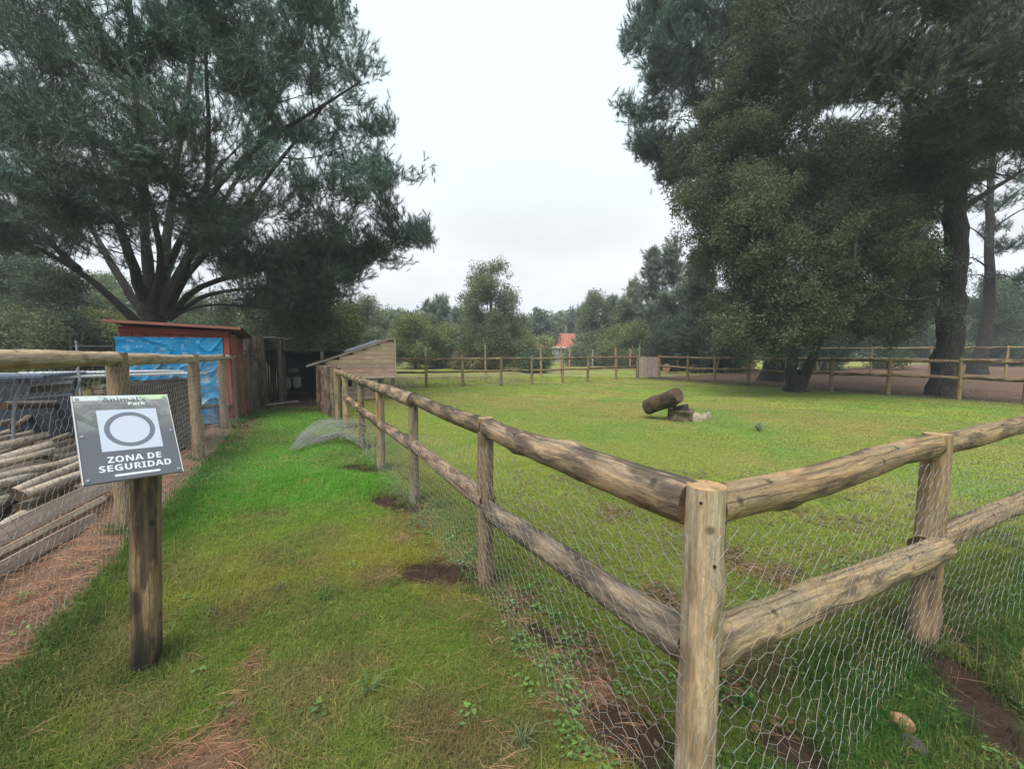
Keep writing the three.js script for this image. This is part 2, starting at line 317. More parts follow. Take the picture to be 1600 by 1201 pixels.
const blobs = [];   // [type, a, b, radius]
const blob = (type, a, b, r) => blobs.push([type, a, b, r]);
blob('soil', G(655, 897), G(725, 905), 0.17); blob('soil', G(690, 893), G(735, 900), 0.12); blob('soil', G(545, 729), G(592, 736), 0.15); blob('soil', G(595, 783), G(645, 795), 0.16); 
blob('soil', G(965, 1130), G(1020, 1190), 0.14); blob('soil', G(1230, 1170), G(1260, 1200), 0.1); blob('soil', G(1490, 1010), G(1475, 1050), 0.13); blob('soil', G(1480, 1050), G(1590, 1190), 0.15);
blob('soil', G(500, 690), G(530, 680), 0.22); blob('soil', G(835, 985), G(860, 1010), 0.06);
blob('needle', G(395, 1030), G(380, 1090), 0.05); blob('needle', G(375, 1090), G(340, 1190), 0.065); blob('needle', G(190, 1230), G(360, 1215), 0.15); blob('faint', G(610, 770), G(735, 905), 0.17); blob('faint', G(790, 985), G(770, 960), 0.19);
blob('faint', G(640, 850), G(680, 845), 0.19); blob('faint', G(800, 1060), G(880, 1130), 0.23); blob('faint', G(530, 925), G(600, 900), 0.19); blob('faint', G(480, 970), G(540, 985), 0.11); blob('faint', G(655, 960), G(680, 950), 0.11); blob('needle', G(930, 1085), G(960, 1150), 0.12);
blob('faint', G(390, 810), G(430, 805), 0.15); blob('faint', G(440, 880), G(470, 885), 0.19); blob('needle', G(385, 670), G(400, 655), 0.2); blob('needle', G(370, 690), G(390, 672), 0.18);
blob('faint', G(680, 1140), G(760, 1180), 0.23);
blob('dark', G(1350, 1100), G(1440, 1060), 0.3);
const S2L = (r, g, b) => { const f = (x) => { x /= 255; return x <= 0.04045 ? x / 12.92 : Math.pow((x + 0.055) / 1.055, 2.4); }; return [f(r), f(g), f(b)]; };
const IRR = 1.0;                                           // what open ground multiplies its base colour by in this light
const A = (r, g, b, k = 1) => S2L(r, g, b).map((x) => (x / IRR) * k);
const PAL = { pathFar: A(88, 143, 38), pathNear: A(138, 136, 54), pathDark: A(84, 114, 42), straw: A(150, 140, 84), lawn: A(134, 149, 58), lawnY: A(148, 147, 72), lawnG: A(112, 148, 50), mixG: A(116, 130, 56), needle: A(124, 97, 80, 0.7), soil: A(70, 56, 46, 0.6), leafmould: A(122, 104, 76, 0.7), field: A(150, 148, 98, 0.75), dirt: A(150, 120, 102, 0.55), pathDirt: A(98, 74, 58, 0.55), under: A(84, 78, 56, 0.7), deep: A(52, 88, 32) };
blobs.sort((a, b) => (a[0] === 'soil') - (b[0] === 'soil'));
function groundAt(x, z) {
  const n1 = fbm2(x * 0.9 + 50, z * 0.9 + 50, 4), n2 = fbm2(x * 3.1 + 9, z * 3.1 + 70, 3, 0, 0, 12), n3 = fbm2(x * 0.28 + 20, z * 0.28 + 20, 3, 0, 0, 33), d = Math.hypot(x, z);
  const a = sA(x, z), q = sQ(x, z), l = sL(x, z), b = sB(x, z), r = sR(x, z);
  let c, g = 1, nd = 0, gh = 1, soil = 0;
  const back = z < -11, inPad = a > 0 && q < 0;
  if (b < 0) { c = mixc(PAL.field, PAL.lawn, sstep(0.45, 0.7, n3)); c = mixc(c, PAL.leafmould, sstep(0.5, 0.7, n1) * 0.4); g = 0.6; gh = 1.3; }
  else if (inPad) {
    c = mixc(PAL.lawn, PAL.lawnY, sstep(0.4, 0.65, n3)); c = mixc(c, PAL.lawnG, sstep(0.52, 0.68, n1) * 0.75);
    const near = 1 - sstep(3.2, 6.0, d); c = mixc(c, PAL.mixG, near * 0.8); const lm = near * sstep(0.47, 0.60, n2 * 0.6 + n1 * 0.4); c = mixc(c, PAL.leafmould, lm * 0.9); nd = near * lm * 0.4; g = 1 - lm * 0.55;
    gh = lerp(0.55, 0.9, near);
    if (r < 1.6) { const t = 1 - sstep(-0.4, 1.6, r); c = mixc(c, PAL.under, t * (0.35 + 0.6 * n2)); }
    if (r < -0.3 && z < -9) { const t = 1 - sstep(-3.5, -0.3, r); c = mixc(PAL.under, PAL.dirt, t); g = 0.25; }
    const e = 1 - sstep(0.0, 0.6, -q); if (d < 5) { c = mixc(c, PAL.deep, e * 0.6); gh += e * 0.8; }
  } else if (l > -0.05 || (d < 3 && x > -2.6)) {
    const far = sstep(3.0, 5.2, d); c = mixc(PAL.pathNear, PAL.pathFar, far); c = mixc(c, PAL.pathDark, sstep(0.5, 0.66, n1) * 0.75);
    const st = sstep(0.48, 0.68, n2 * 0.55 + fbm2(x * 1.3, z * 1.3, 3, 0, 0, 77) * 0.45) * (1 - far * 0.85); c = mixc(c, mixc(PAL.straw, PAL.leafmould, n1), st * 0.72); nd = st * 0.09; gh = lerp(0.8, 1.1, far);
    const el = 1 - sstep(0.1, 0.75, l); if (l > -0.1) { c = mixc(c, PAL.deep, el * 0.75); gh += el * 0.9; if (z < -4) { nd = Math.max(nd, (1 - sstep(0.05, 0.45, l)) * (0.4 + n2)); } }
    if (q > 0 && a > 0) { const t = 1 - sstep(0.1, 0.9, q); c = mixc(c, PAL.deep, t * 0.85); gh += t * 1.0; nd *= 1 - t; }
    if (z < -10) { const t = sstep(-10.3, -12.2, z + (n2 - 0.5) * 1.5); c = mixc(c, PAL.pathDirt, t); g *= 1 - 0.9 * t; nd = Math.max(nd * (1 - t), t * 0.15); }
  } else { c = mixc(PAL.needle, PAL.pathDirt, 0.45 + 0.5 * sstep(0.4, 0.7, n1)); nd = 0.45; g = 0.06; if (z < -14) { c = mixc(c, PAL.under, 0.7); nd = 0.2; g = 0.3; } }
  if (l < 0.12 && l > -0.35 && z > -9 && x < -1.6 && a < 0) { nd = 1; g = 0; c = PAL.needle; }
  for (const [type, p, w, rad] of blobs) {
    if (Math.abs(x - p.x) > 2 || Math.abs(z - p.z) > 2) continue;
    const k = 1 - sstep(rad * 0.55, rad * 1.35, segDist(x, z, p, w) + (n2 - 0.5) * 0.22);
    if (k <= 0) continue;
    if (type === 'soil') { c = mixc(c, PAL.soil, k); g *= 1 - k; nd *= 1 - 0.7 * k; soil = Math.max(soil, k); }
    else if (type === 'faint') { const f = k * (0.12 + 0.45 * sstep(0.4, 0.65, n2)); c = mixc(c, PAL.needle, f); g *= 1 - 0.5 * f; nd = Math.max(nd, f * 0.45); }
    else if (type === 'needle') { c = mixc(c, PAL.needle, k * 0.85); g *= 1 - 0.85 * k; nd = Math.max(nd, k); }
    else { c = mixc(c, PAL.deep, k * 0.7); gh += 0.5 * k; }
  }
  return { c, g, nd, gh, soil };
}
function groundY(x, z) {
  const d = Math.hypot(x, z); if (d > 60) return 0;
  let y = 0.035 * (fbm2(x * 0.8 + 5, z * 0.8 + 5, 3) - 0.5) * (d < 25 ? 1 : 1 + (d - 25) * 0.1);
  const l = sL(x, z); if (z > -10 && x < -1.5) y += 0.07 * Math.exp(-Math.pow((l + 0.12) / 0.22, 2));
  for (const [type, p, w, rad] of blobs) if (type === 'soil' && Math.abs(x - p.x) < 1.5 && Math.abs(z - p.z) < 1.5) { const k = 1 - sstep(rad * 0.3, rad * 1.3, segDist(x, z, p, w)); y += k * (0.05 * fbm2(x * 14, z * 14, 3) - 0.01); }
  return y;
}
// one sheet, fine near the camera and coarse far away
{
  const NX = 620, NZ = 620, p = [], uv = [], c = [], idx = [];
  const warp = (t) => Math.sign(t) * (Math.abs(t) * 5 + Math.pow(Math.abs(t), 3.2) * 22 + Math.pow(Math.abs(t), 12) * 380);
  for (let j = 0; j <= NZ; j++) for (let i = 0; i <= NX; i++) {
    const x = warp((i / NX) * 2 - 1), z = -4 + warp((j / NZ) * 2 - 1), far = Math.abs(x) > 80 || z < -90 || z > 40;
    p.push(x, groundY(x, z), z); uv.push(x / 1.6, z / 1.6);
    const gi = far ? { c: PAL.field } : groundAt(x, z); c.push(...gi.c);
  }
  for (let j = 0; j < NZ; j++) for (let i = 0; i < NX; i++) { const a = j * (NX + 1) + i; idx.push(a, a + NX + 1, a + 1, a + 1, a + NX + 1, a + NX + 2); }
  const g = new THREE.BufferGeometry(); g.setAttribute('position', new THREE.Float32BufferAttribute(p, 3)); g.setAttribute('uv', new THREE.Float32BufferAttribute(uv, 2)); g.setAttribute('color', new THREE.Float32BufferAttribute(c, 3)); g.setIndex(idx); g.computeVertexNormals();
  tag(mesh('ground', g, M.ground), 'uneven ground of short turf, needle litter and bare soil patches', 'ground', null, 'structure');
}
// ---------------------------------------------------------------- path-side paddock fence
const up = (p, h) => V(p.x, p.y + h, p.z);
const DOWN = -0.3;
const postTint = (g) => [1.0 * g, 0.97 * g, 0.88 * g];
{
  const t = thing('log_fence', 'round log fence along the grass path, wire netting sagging off its rails', 'fence', C0);
  const post = (p, h, r, tint, opt = {}) => logAB('post', up(p, DOWN), up(p, h), r * 1.04, r * 0.97, t, PALE, { tint, endTint: [1.25, 1.15, 0.95], wob: 0.05, bend: 0.006, ...opt });
  logAB('post', up(C0, DOWN), up(C0.clone().add(V(0.012, 0, 0)), 1.168), 0.066, 0.062, t, PALE, { tint: [1.12, 1.08, 1.0], endTint: [1.5, 1.3, 1.0], wob: 0.04, bend: 0.003, seg: 24 });
  post(P1, 1.16, 0.055, [0.66, 0.6, 0.54]); post(P2, 1.15, 0.05, [0.62, 0.62, 0.56]); post(P3, 1.16, 0.055, [0.85, 0.78, 0.62]); post(P4, 1.16, 0.05, [0.6, 0.6, 0.52]); post(P5, 1.17, 0.06, [1.0, 0.95, 0.7]); post(P6, 1.17, 0.06, [0.8, 0.76, 0.58]);
  const B = P6.clone().addScaledVector(V(0, 0, 0).subVectors(P6, P5), 1.6), pts = [C0, P1, P2, P3, P4, P5, P6];
  const top = (i, f0, f1, h0, h1, r0, r1, tint, opt) => { const a = pts[i], b = pts[i + 1]; return logAB('rail', up(a.clone().lerp(b, f0), h0), up(a.clone().lerp(b, f1), h1), r0, r1, t, WOOD, { tint, endTint: [0.35, 0.27, 0.2], ...opt }); };
  top(0, 0.02, 0.975, 1.095, 1.105, 0.078, 0.06, [0.95, 0.88, 0.82], { knots: 6, bend: 0.018, wob: 0.13, seg: 22 });
  top(1, -0.01, 0.985, 1.10, 1.10, 0.062, 0.057, [0.72, 0.64, 0.56], { knots: 4, bend: 0.02 });
  top(2, -0.03, 0.99, 1.11, 1.10, 0.075, 0.062, [0.92, 0.86, 0.76], { knots: 5, wob: 0.16, bend: 0.02 }); top(3, -0.02, 0.99, 1.10, 1.10, 0.062, 0.06, [0.7, 0.68, 0.58]); top(4, -0.02, 1.0, 1.11, 1.12, 0.062, 0.06, [0.8, 0.78, 0.64]); top(5, 0.02, 1.6, 1.12, 1.12, 0.06, 0.055, [1.0, 0.9, 0.75]);
  top(0, 0.02, 0.97, 0.60, 0.57, 0.068, 0.058, [0.68, 0.68, 0.68], { knots: 5, bend: 0.02, wob: 0.12, seg: 20 });
  top(1, -0.02, 0.98, 0.60, 0.62, 0.064, 0.056, [0.95, 0.82, 0.78], { knots: 4, bend: 0.02, wob: 0.14 }); top(2, -0.03, 0.99, 0.62, 0.62, 0.062, 0.058, [0.9, 0.8, 0.72]); top(3, -0.04, 1.0, 0.63, 0.62, 0.06, 0.055, [0.9, 0.78, 0.64]); top(4, 0.02, 0.98, 0.62, 0.64, 0.055, 0.055, [1.1, 1.0, 0.75]);
  // nails on the corner post
  for (const [a, h] of [[-0.5, 1.13], [0.9, 1.06], [0.2, 0.93]]) { const p = up(C0, h).add(V(Math.sin(a) * 0.066, 0, Math.cos(a) * 0.066)); const nb = new MB(); nb.tube([p, p.clone().add(V(Math.sin(a) * 0.006, 0, Math.cos(a) * 0.006))], [0.005, 0.005], 8, [1, 1, 1], 0, 1, 1, true); wmesh('nail', nb.geo(), M.black, t); }
  
  // netting: on the path side of the posts, from the corner to where it has come away
  const path = [C0, P1, P2, P3], cum = [0]; for (let i = 1; i < path.length; i++) cum.push(cum[i - 1] + path[i].distanceTo(path[i - 1]));
  const N = V(P5.z - C0.z, 0, -(P5.x - C0.x)).normalize(); if (N.x > 0) N.negate();
  const along = (u) => { let i = 0; while (i < path.length - 2 && u > cum[i + 1]) i++; const k = (u - cum[i]) / (cum[i + 1] - cum[i]); return V(0, 0, 0).lerpVectors(path[i], path[i + 1], k); };
  const f = (u, v) => { const k = u / cum[3], p = along(Math.max(u, 0)), o = 0.075 + 0.03 * Math.sin(u * 2.3) * (1 - v) + 0.07 * Math.pow(Math.max(0, 1 - v / 0.5), 2) * (0.6 + 0.4 * Math.sin(u * 3.1 + 1)) + 0.012 * (noise2(u * 5, v * 5, 0, 0, 3) - 0.5);
    const sag = (fbm2(u * 2.2, 3, 2, 0, 0, 8) - 0.5) * 0.05 - 0.015; p.addScaledVector(N, o); if (u < 0.02) p.x += 0.01; p.y = Math.max(groundY(p.x, p.z) + 0.005, v + sag * (v > 0.15 ? 1 : 0)); return p; };
  const topH = (u) => { const x = u / cum[3]; const a = cum[1] / cum[3], b = cum[2] / cum[3]; return x < a ? lerp(1.06, 1.03, x / a) : x < b ? lerp(1.03, 0.80, (x - a) / (b - a)) : lerp(0.80, 0.55, (x - b) / (1 - b)); };
  tag(wmesh('wire_netting', wireGeo(f, -0.02, cum[3], topH, 0.072, 0.066, 0.00095), M.wire, t), null, null, null, 'stuff');
  // the loose end, fallen over on to the grass
  const lo = new THREE.CatmullRomCurve3([f(cum[3], 0), G(570, 712).add(V(0, 0.02, 0)), G(552, 700).add(V(0, 0.09, 0)), G(525, 697).add(V(0, 0.12, 0)), G(492, 701).add(V(0, 0.07, 0)), G(450, 712).add(V(0, 0.02, 0))]);
  const hi = new THREE.CatmullRomCurve3([f(cum[3], topH(cum[3])), at(570, 655, 6.6), at(548, 655, 7.1), at(517, 655, 7.6), at(490, 665, 7.6), G(462, 692).add(V(0, 0.06, 0))]);
  const loose = (u, v) => { const k = clamp(u / 2.0), w = clamp(v / 0.62), a = lo.getPoint(k), b = hi.getPoint(k); const p = a.lerp(b, w); p.y += 0.02 * Math.sin(w * Math.PI) * k + 0.13 * (noise2(u * 3.4, v * 5, 0, 0, 5) - 0.5); p.x += 0.1 * (noise2(u * 4, v * 4, 0, 0, 15) - 0.5); p.y = Math.max(p.y, groundY(p.x, p.z) + 0.01); return p; };
  tag(wmesh('loose_netting', wireGeo(loose, 0, 2.0, () => 0.64, 0.075, 0.07, 0.0018, 0.9), M.oldWire, t), 'loose end of the netting curled down on to the grass', null, null, 'stuff');
  tag(wmesh('loose_netting', wireGeo((u, v) => loose(u, v * 0.8).add(V(0.03, 0.03 + 0.05 * Math.sin(u * 3), -0.05)), 0.7, 2.0, () => 0.6, 0.07, 0.065, 0.0016, 0.9), M.oldWire, t), null, null, null, 'stuff');
  const sb = new MB(), q = rng(88); for (let k = 0; k < 46; k++) { const w = q(), u0 = 0.3 + 0.6 * q(), pts = []; for (let j = 0; j < 7; j++) { const u = u0 + (2.05 - u0) * j / 6, p = loose(u, 0.62 * clamp(w + 0.25 * (q() - 0.5))); p.add(V(0.07 * (q() - 0.5), 0.09 * q(), 0.07 * (q() - 0.5))); pts.push(p); } sb.tube(new THREE.CatmullRomCurve3(pts).getPoints(18), Array(19).fill(0.0018), 3); } const lg = sb.geo(); lg.deleteAttribute('color'); tag(wmesh('loose_strands', lg, M.oldWire, t), null, null, null, 'stuff');
}
// ---------------------------------------------------------------- near fence running off to the right
{
  const t = thing('log_fence', 'round log fence in front, running right from the corner post, wire netting below its rail', 'fence', Q1);
  const D = V(0, 0, 0).subVectors(Q1, C0).normalize(), N = V(-D.z, 0, D.x); if (N.z < 0) N.negate();
  const q1t = Q1.clone().add(V(0.035, 0, -0.02));
  logAB('post', up(Q1, DOWN), up(q1t, 1.165), 0.064, 0.06, t, PALE, { tint: [0.8, 0.7, 0.58], endTint: [1.5, 1.35, 1.05], wob: 0.07, seg: 22 });
  for (const q of [Q2, Q3]) logAB('post', up(q, DOWN), up(q, 1.15), 0.062, 0.058, t, PALE, { tint: [0.9, 0.85, 0.74], wob: 0.06 });
  const rail = (a, b, h0, h1, r0, r1, tint, opt = {}, off = 0) => logAB('rail', up(a.clone().addScaledVector(N, off), h0), up(b.clone().addScaledVector(N, opt.off2 ?? off), h1), r0, r1, t, WOOD, { tint, endTint: [0.3, 0.25, 0.2], seg: 22, ...opt });
  const L = (f) => C0.clone().lerp(Q1, f), L2_ = (f) => Q1.clone().lerp(Q2, f), L3_ = (f) => Q2.clone().lerp(Q3, f);
  rail(L(0.015), L(0.985), 1.10, 1.10, 0.062, 0.057, [0.86, 0.76, 0.6], { knots: 6, bend: 0.02, wob: 0.15, endTint: [0.45, 0.36, 0.28] });
  rail(L2_(0.025), L2_(1.0), 1.11, 1.12, 0.055, 0.052, [0.85, 0.74, 0.58], { knots: 4, bend: 0.015, wob: 0.14 });
  rail(L3_(0.02), L3_(1.0), 1.12, 1.12, 0.055, 0.052, [0.85, 0.76, 0.6]);
  rail(L(0.02), L(1.0), 0.585, 0.585, 0.075, 0.056, [1.05, 0.98, 0.82], { knots: 7, bend: 0.02, wob: 0.14, endTint: [0.9, 0.78, 0.6], off2: 0.055 }, 0.0);
  rail(L2_(-0.03), L2_(1.0), 0.565, 0.60, 0.06, 0.056, [0.95, 0.84, 0.74], { knots: 5, bend: 0.012 }, -0.01);
  rail(L3_(0.02), L3_(1.0), 0.60, 0.62, 0.06, 0.056, [0.95, 0.88, 0.76]);
  const len = Q1.distanceTo(C0) + Q2.distanceTo(Q1) + 0.9, l1 = Q1.distanceTo(C0), D2 = V(0, 0, 0).subVectors(Q2, Q1).normalize();
  const f = (u, v) => { const p = u < l1 ? C0.clone().addScaledVector(D, u) : Q1.clone().addScaledVector(D2, u - l1), o = 0.085 + 0.02 * Math.sin(u * 2.9) * (1 - v) + 0.09 * Math.pow(Math.max(0, 1 - v / 0.55), 2) * (0.6 + 0.4 * Math.sin(u * 2.1 + 1)) + 0.014 * (noise2(u * 4, v * 5, 0, 0, 13) - 0.5); p.addScaledVector(N, o); if (u < 0.1) p.addScaledVector(D, -0.02); p.y = Math.max(groundY(p.x, p.z) + 0.005, v + (fbm2(u * 2.6, 9, 2, 0, 0, 8) - 0.5) * 0.06 * (v > 0.15 ? 1 : 0)); return p; };
  tag(wmesh('wire_netting', wireGeo(f, -0.07, len, (u) => 1.055 - 0.02 * Math.sin(u * 3) - (u > l1 ? 0.03 : 0), 0.075, 0.068, 0.0010), M.wire, t), null, null, null, 'stuff');
}
// ---------------------------------------------------------------- yard fence on the left
{
  const t = thing('log_fence', 'taller fence left of the path, one pale pole along its top above wire netting', 'fence', L1);
  const RA = (p, h, r, tint) => logAB('post', up(p, DOWN), up(p, h), r * 1.05, r, t, PALE, { tint, endTint: [0.9, 0.85, 0.7], wob: 0.08 });
  RA(L0, 1.6, 0.06, [0.7, 0.68, 0.6]); RA(L1, 1.585, 0.075, [0.62, 0.57, 0.46]); RA(L2, 1.55, 0.072, [0.72, 0.66, 0.52]); RA(L3, 1.53, 0.07, [0.6, 0.52, 0.44]);
  const pole = (a, b, f0, f1, h0, h1, r0, r1, tint) => logAB('rail', up(a.clone().lerp(b, f0), h0), up(a.clone().lerp(b, f1), h1), r0, r1, t, PALE, { tint, knots: 6, bend: 0.015, wob: 0.12, step: 0.14 });
  pole(L0, L1, -0.2, 1.0, 1.555, 1.545, 0.05, 0.058, [1.25, 1.2, 1.08]); pole(L1, L2, -0.02, 1.0, 1.525, 1.495, 0.058, 0.058, [1.2, 1.12, 0.98]); pole(L2, L3, 0.0, 1.05, 1.49, 1.47, 0.055, 0.05, [1.1, 1.02, 0.9]); pole(L3, L4, 0.05, 1.15, 1.47, 1.46, 0.05, 0.045, [1.05, 1.0, 0.9]);
  const pts = [L0, L1, L2, L3, L4], cum = [0]; for (let i = 1; i < 5; i++) cum.push(cum[i - 1] + pts[i].distanceTo(pts[i - 1]));
  const f = (u, v) => { let i = 0; while (i < 3 && u > cum[i + 1]) i++; const a = pts[i], b = pts[i + 1], k = (u - cum[i]) / (cum[i + 1] - cum[i]), p = a.clone().lerp(b, k), nx = -(b.z - a.z), nz = b.x - a.x, l = Math.hypot(nx, nz), s = nx > 0 ? 1 : -1; const o = 0.085 + 0.05 * Math.pow(Math.max(0, 1 - v), 2) + 0.02 * (noise2(u * 3, v * 3, 0, 0, 5) - 0.5); p.x += (s * nx / l) * o; p.z += (s * nz / l) * o; p.y = Math.max(groundY(p.x, p.z), v); return p; };
  tag(wmesh('wire_netting', wireGeo(f, 0, cum[4], () => 1.49, 0.075, 0.075, 0.0011), M.wire, t), null, null, null, 'stuff');
}
// ---------------------------------------------------------------- far paddock fences and the gate
function farFence(label, P, h, rp, rr_, hMid, tint, skipLast) {
  const t = thing('log_fence', label, 'fence', P[Math.floor(P.length / 2)]);
  P.forEach((p, i) => { if (i === 0 && skipLast) return; const k = 0.7 + 0.35 * hash(i, 3, 4); logAB('post', up(p, DOWN), up(p, h + 0.05 * hash(i, 1, 8)), rp, rp * 0.95, t, PALE, { tint: tint.map((x) => x * k), seg: 10, wob: 0.06, step: 0.3, knots: 1 }); });
  for (let i = 0; i < P.length - 1; i++) for (const hh of [h - 0.09, hMid]) {
    const k = 0.85 + 0.4 * hash(i, hh * 100, 4), d = (hash(i, hh * 100, 6) - 0.5) * 0.06;
    logAB('rail', up(P[i].clone().lerp(P[i + 1], -0.02), hh + d), up(P[i].clone().lerp(P[i + 1], 1.02), hh - d * 0.3), rr_, rr_ * 0.9, t, WOOD, { tint: tint.map((x) => x * k), seg: 10, wob: 0.1, bend: 0.02, step: 0.3, knots: 2 });
  }
  return t;
}
farFence('back log fence across the far side of the paddock, left of the plank gate', BK, 1.33, 0.065, 0.055, 0.68, [0.92, 0.84, 0.66], true);
farFence('side log fence of the paddock running forward from the plank gate under the trees', BR, 1.34, 0.07, 0.06, 0.72, [0.8, 0.72, 0.54]);
{
  const a = G(997.5, 590.5), b = G(1028, 590.5), t = thing('plank_gate', 'small grey brown gate of upright planks in the back log fence', 'gate', a);
  const n = 8; for (let i = 0; i < n; i++) { const p = a.clone().lerp(b, (i + 0.5) / n), w = a.distanceTo(b) / n - 0.015; boardAB('plank', up(p, 0.06), up(p, 1.25 + rr(-0.03, 0.02)), w, 0.025, M.plank, t, [0.95 + rr(-0.15, 0.15), 0.8 + rr(-0.1, 0.1), 0.72], V(1, 0, 0.1)); }
  for (const h of [0.3, 1.0]) boardAB('crossbar', up(a, h).add(V(0, 0, -0.05)), up(b, h).add(V(0, 0, -0.05)), 0.09, 0.03, M.plank, t);
  for (const p of [a.clone().add(V(-0.08, 0, 0)), b.clone().add(V(0.09, 0, 0))]) logAB('gate_post', up(p, DOWN), up(p, 1.36), 0.07, 0.065, t, PALE, { tint: [0.9, 0.85, 0.62], seg: 10, step: 0.3 });
}
const F2 = [[1200, 583], [1276, 585], [1360, 587.5], [1452, 590], [1571, 593.5], [1690, 597]].map((q) => G(...q));
farFence('pale topped fence beyond the bare brown yard, behind the thick pine trunk', F2, 1.86, 0.06, 0.055, 1.1, [1.25, 1.2, 1.0]);
// wire fence with reddish stakes beyond the gate
{
  const xs = [890, 926, 962, 985, 1012, 1041, 1076, 1117, 1158], P = xs.map((x, i) => at(x, 552, 36 + (i % 3) * 0.4)).map((p) => V(p.x, 0, p.z)), t = thing('wire_fence', 'wire mesh fence on slim reddish stakes beyond the plank gate', 'fence', P[4]);
  P.forEach((p, i) => boardAB('stake', up(p, -0.2), up(p, 1.75 + rr(-0.1, 0.12)), 0.11, 0.09, M.plank, t, i % 3 === 1 ? [0.9, 0.85, 0.8] : [1.25, 0.72, 0.5], V(1, 0, 0)));
  const L = P[0].distanceTo(P[8]), f = (u, v) => P[0].clone().lerp(P[8], u / L).add(V(0, v, 0.05));
  tag(wmesh('wire_mesh', wireGeo(f, 0, L, () => 1.65, 0.2, 0.2, 0.0035), M.wire, t), null, null, null, 'stuff');
}
// old weathered fence posts in the field behind the back fence
{
  const spots = [[665, 540, 27], [759, 538, 28], [846, 538, 26], [878, 541, 29], [1000, 538, 33], [1060, 540, 33], [1118, 539, 30]], L = ['behind the left end of the back fence', 'before the slender lone tree', 'before the shed with the red roof, left one', 'before the shed with the red roof, right one', 'beside the plank gate, thin and pale', 'right of the plank gate behind the lying logs', 'behind the side fence, leaning and forked'];
  spots.forEach(([x, y, d], i) => { const p = at(x, y, d), b = V(p.x, 0, p.z), o = thing('field_post', 'old weathered wooden post ' + L[i], 'post', b, 0, 'old weathered posts in the field'); logAB('post_body', up(b, -0.2), p.clone().add(V(i === 6 ? 0.5 : rr(-0.06, 0.06), 0, 0)), 0.075, 0.05, o, PALE, { tint: [1.0, 0.92, 0.8], seg: 8, wob: 0.2, step: 0.25 }); if (i === 6) logAB('fork', p.clone().add(V(0.25, -0.9, 0)), p.clone().add(V(0.9, -0.1, 0)), 0.05, 0.03, o, PALE, { tint: [1, 0.95, 0.8], seg: 8 }); });
}
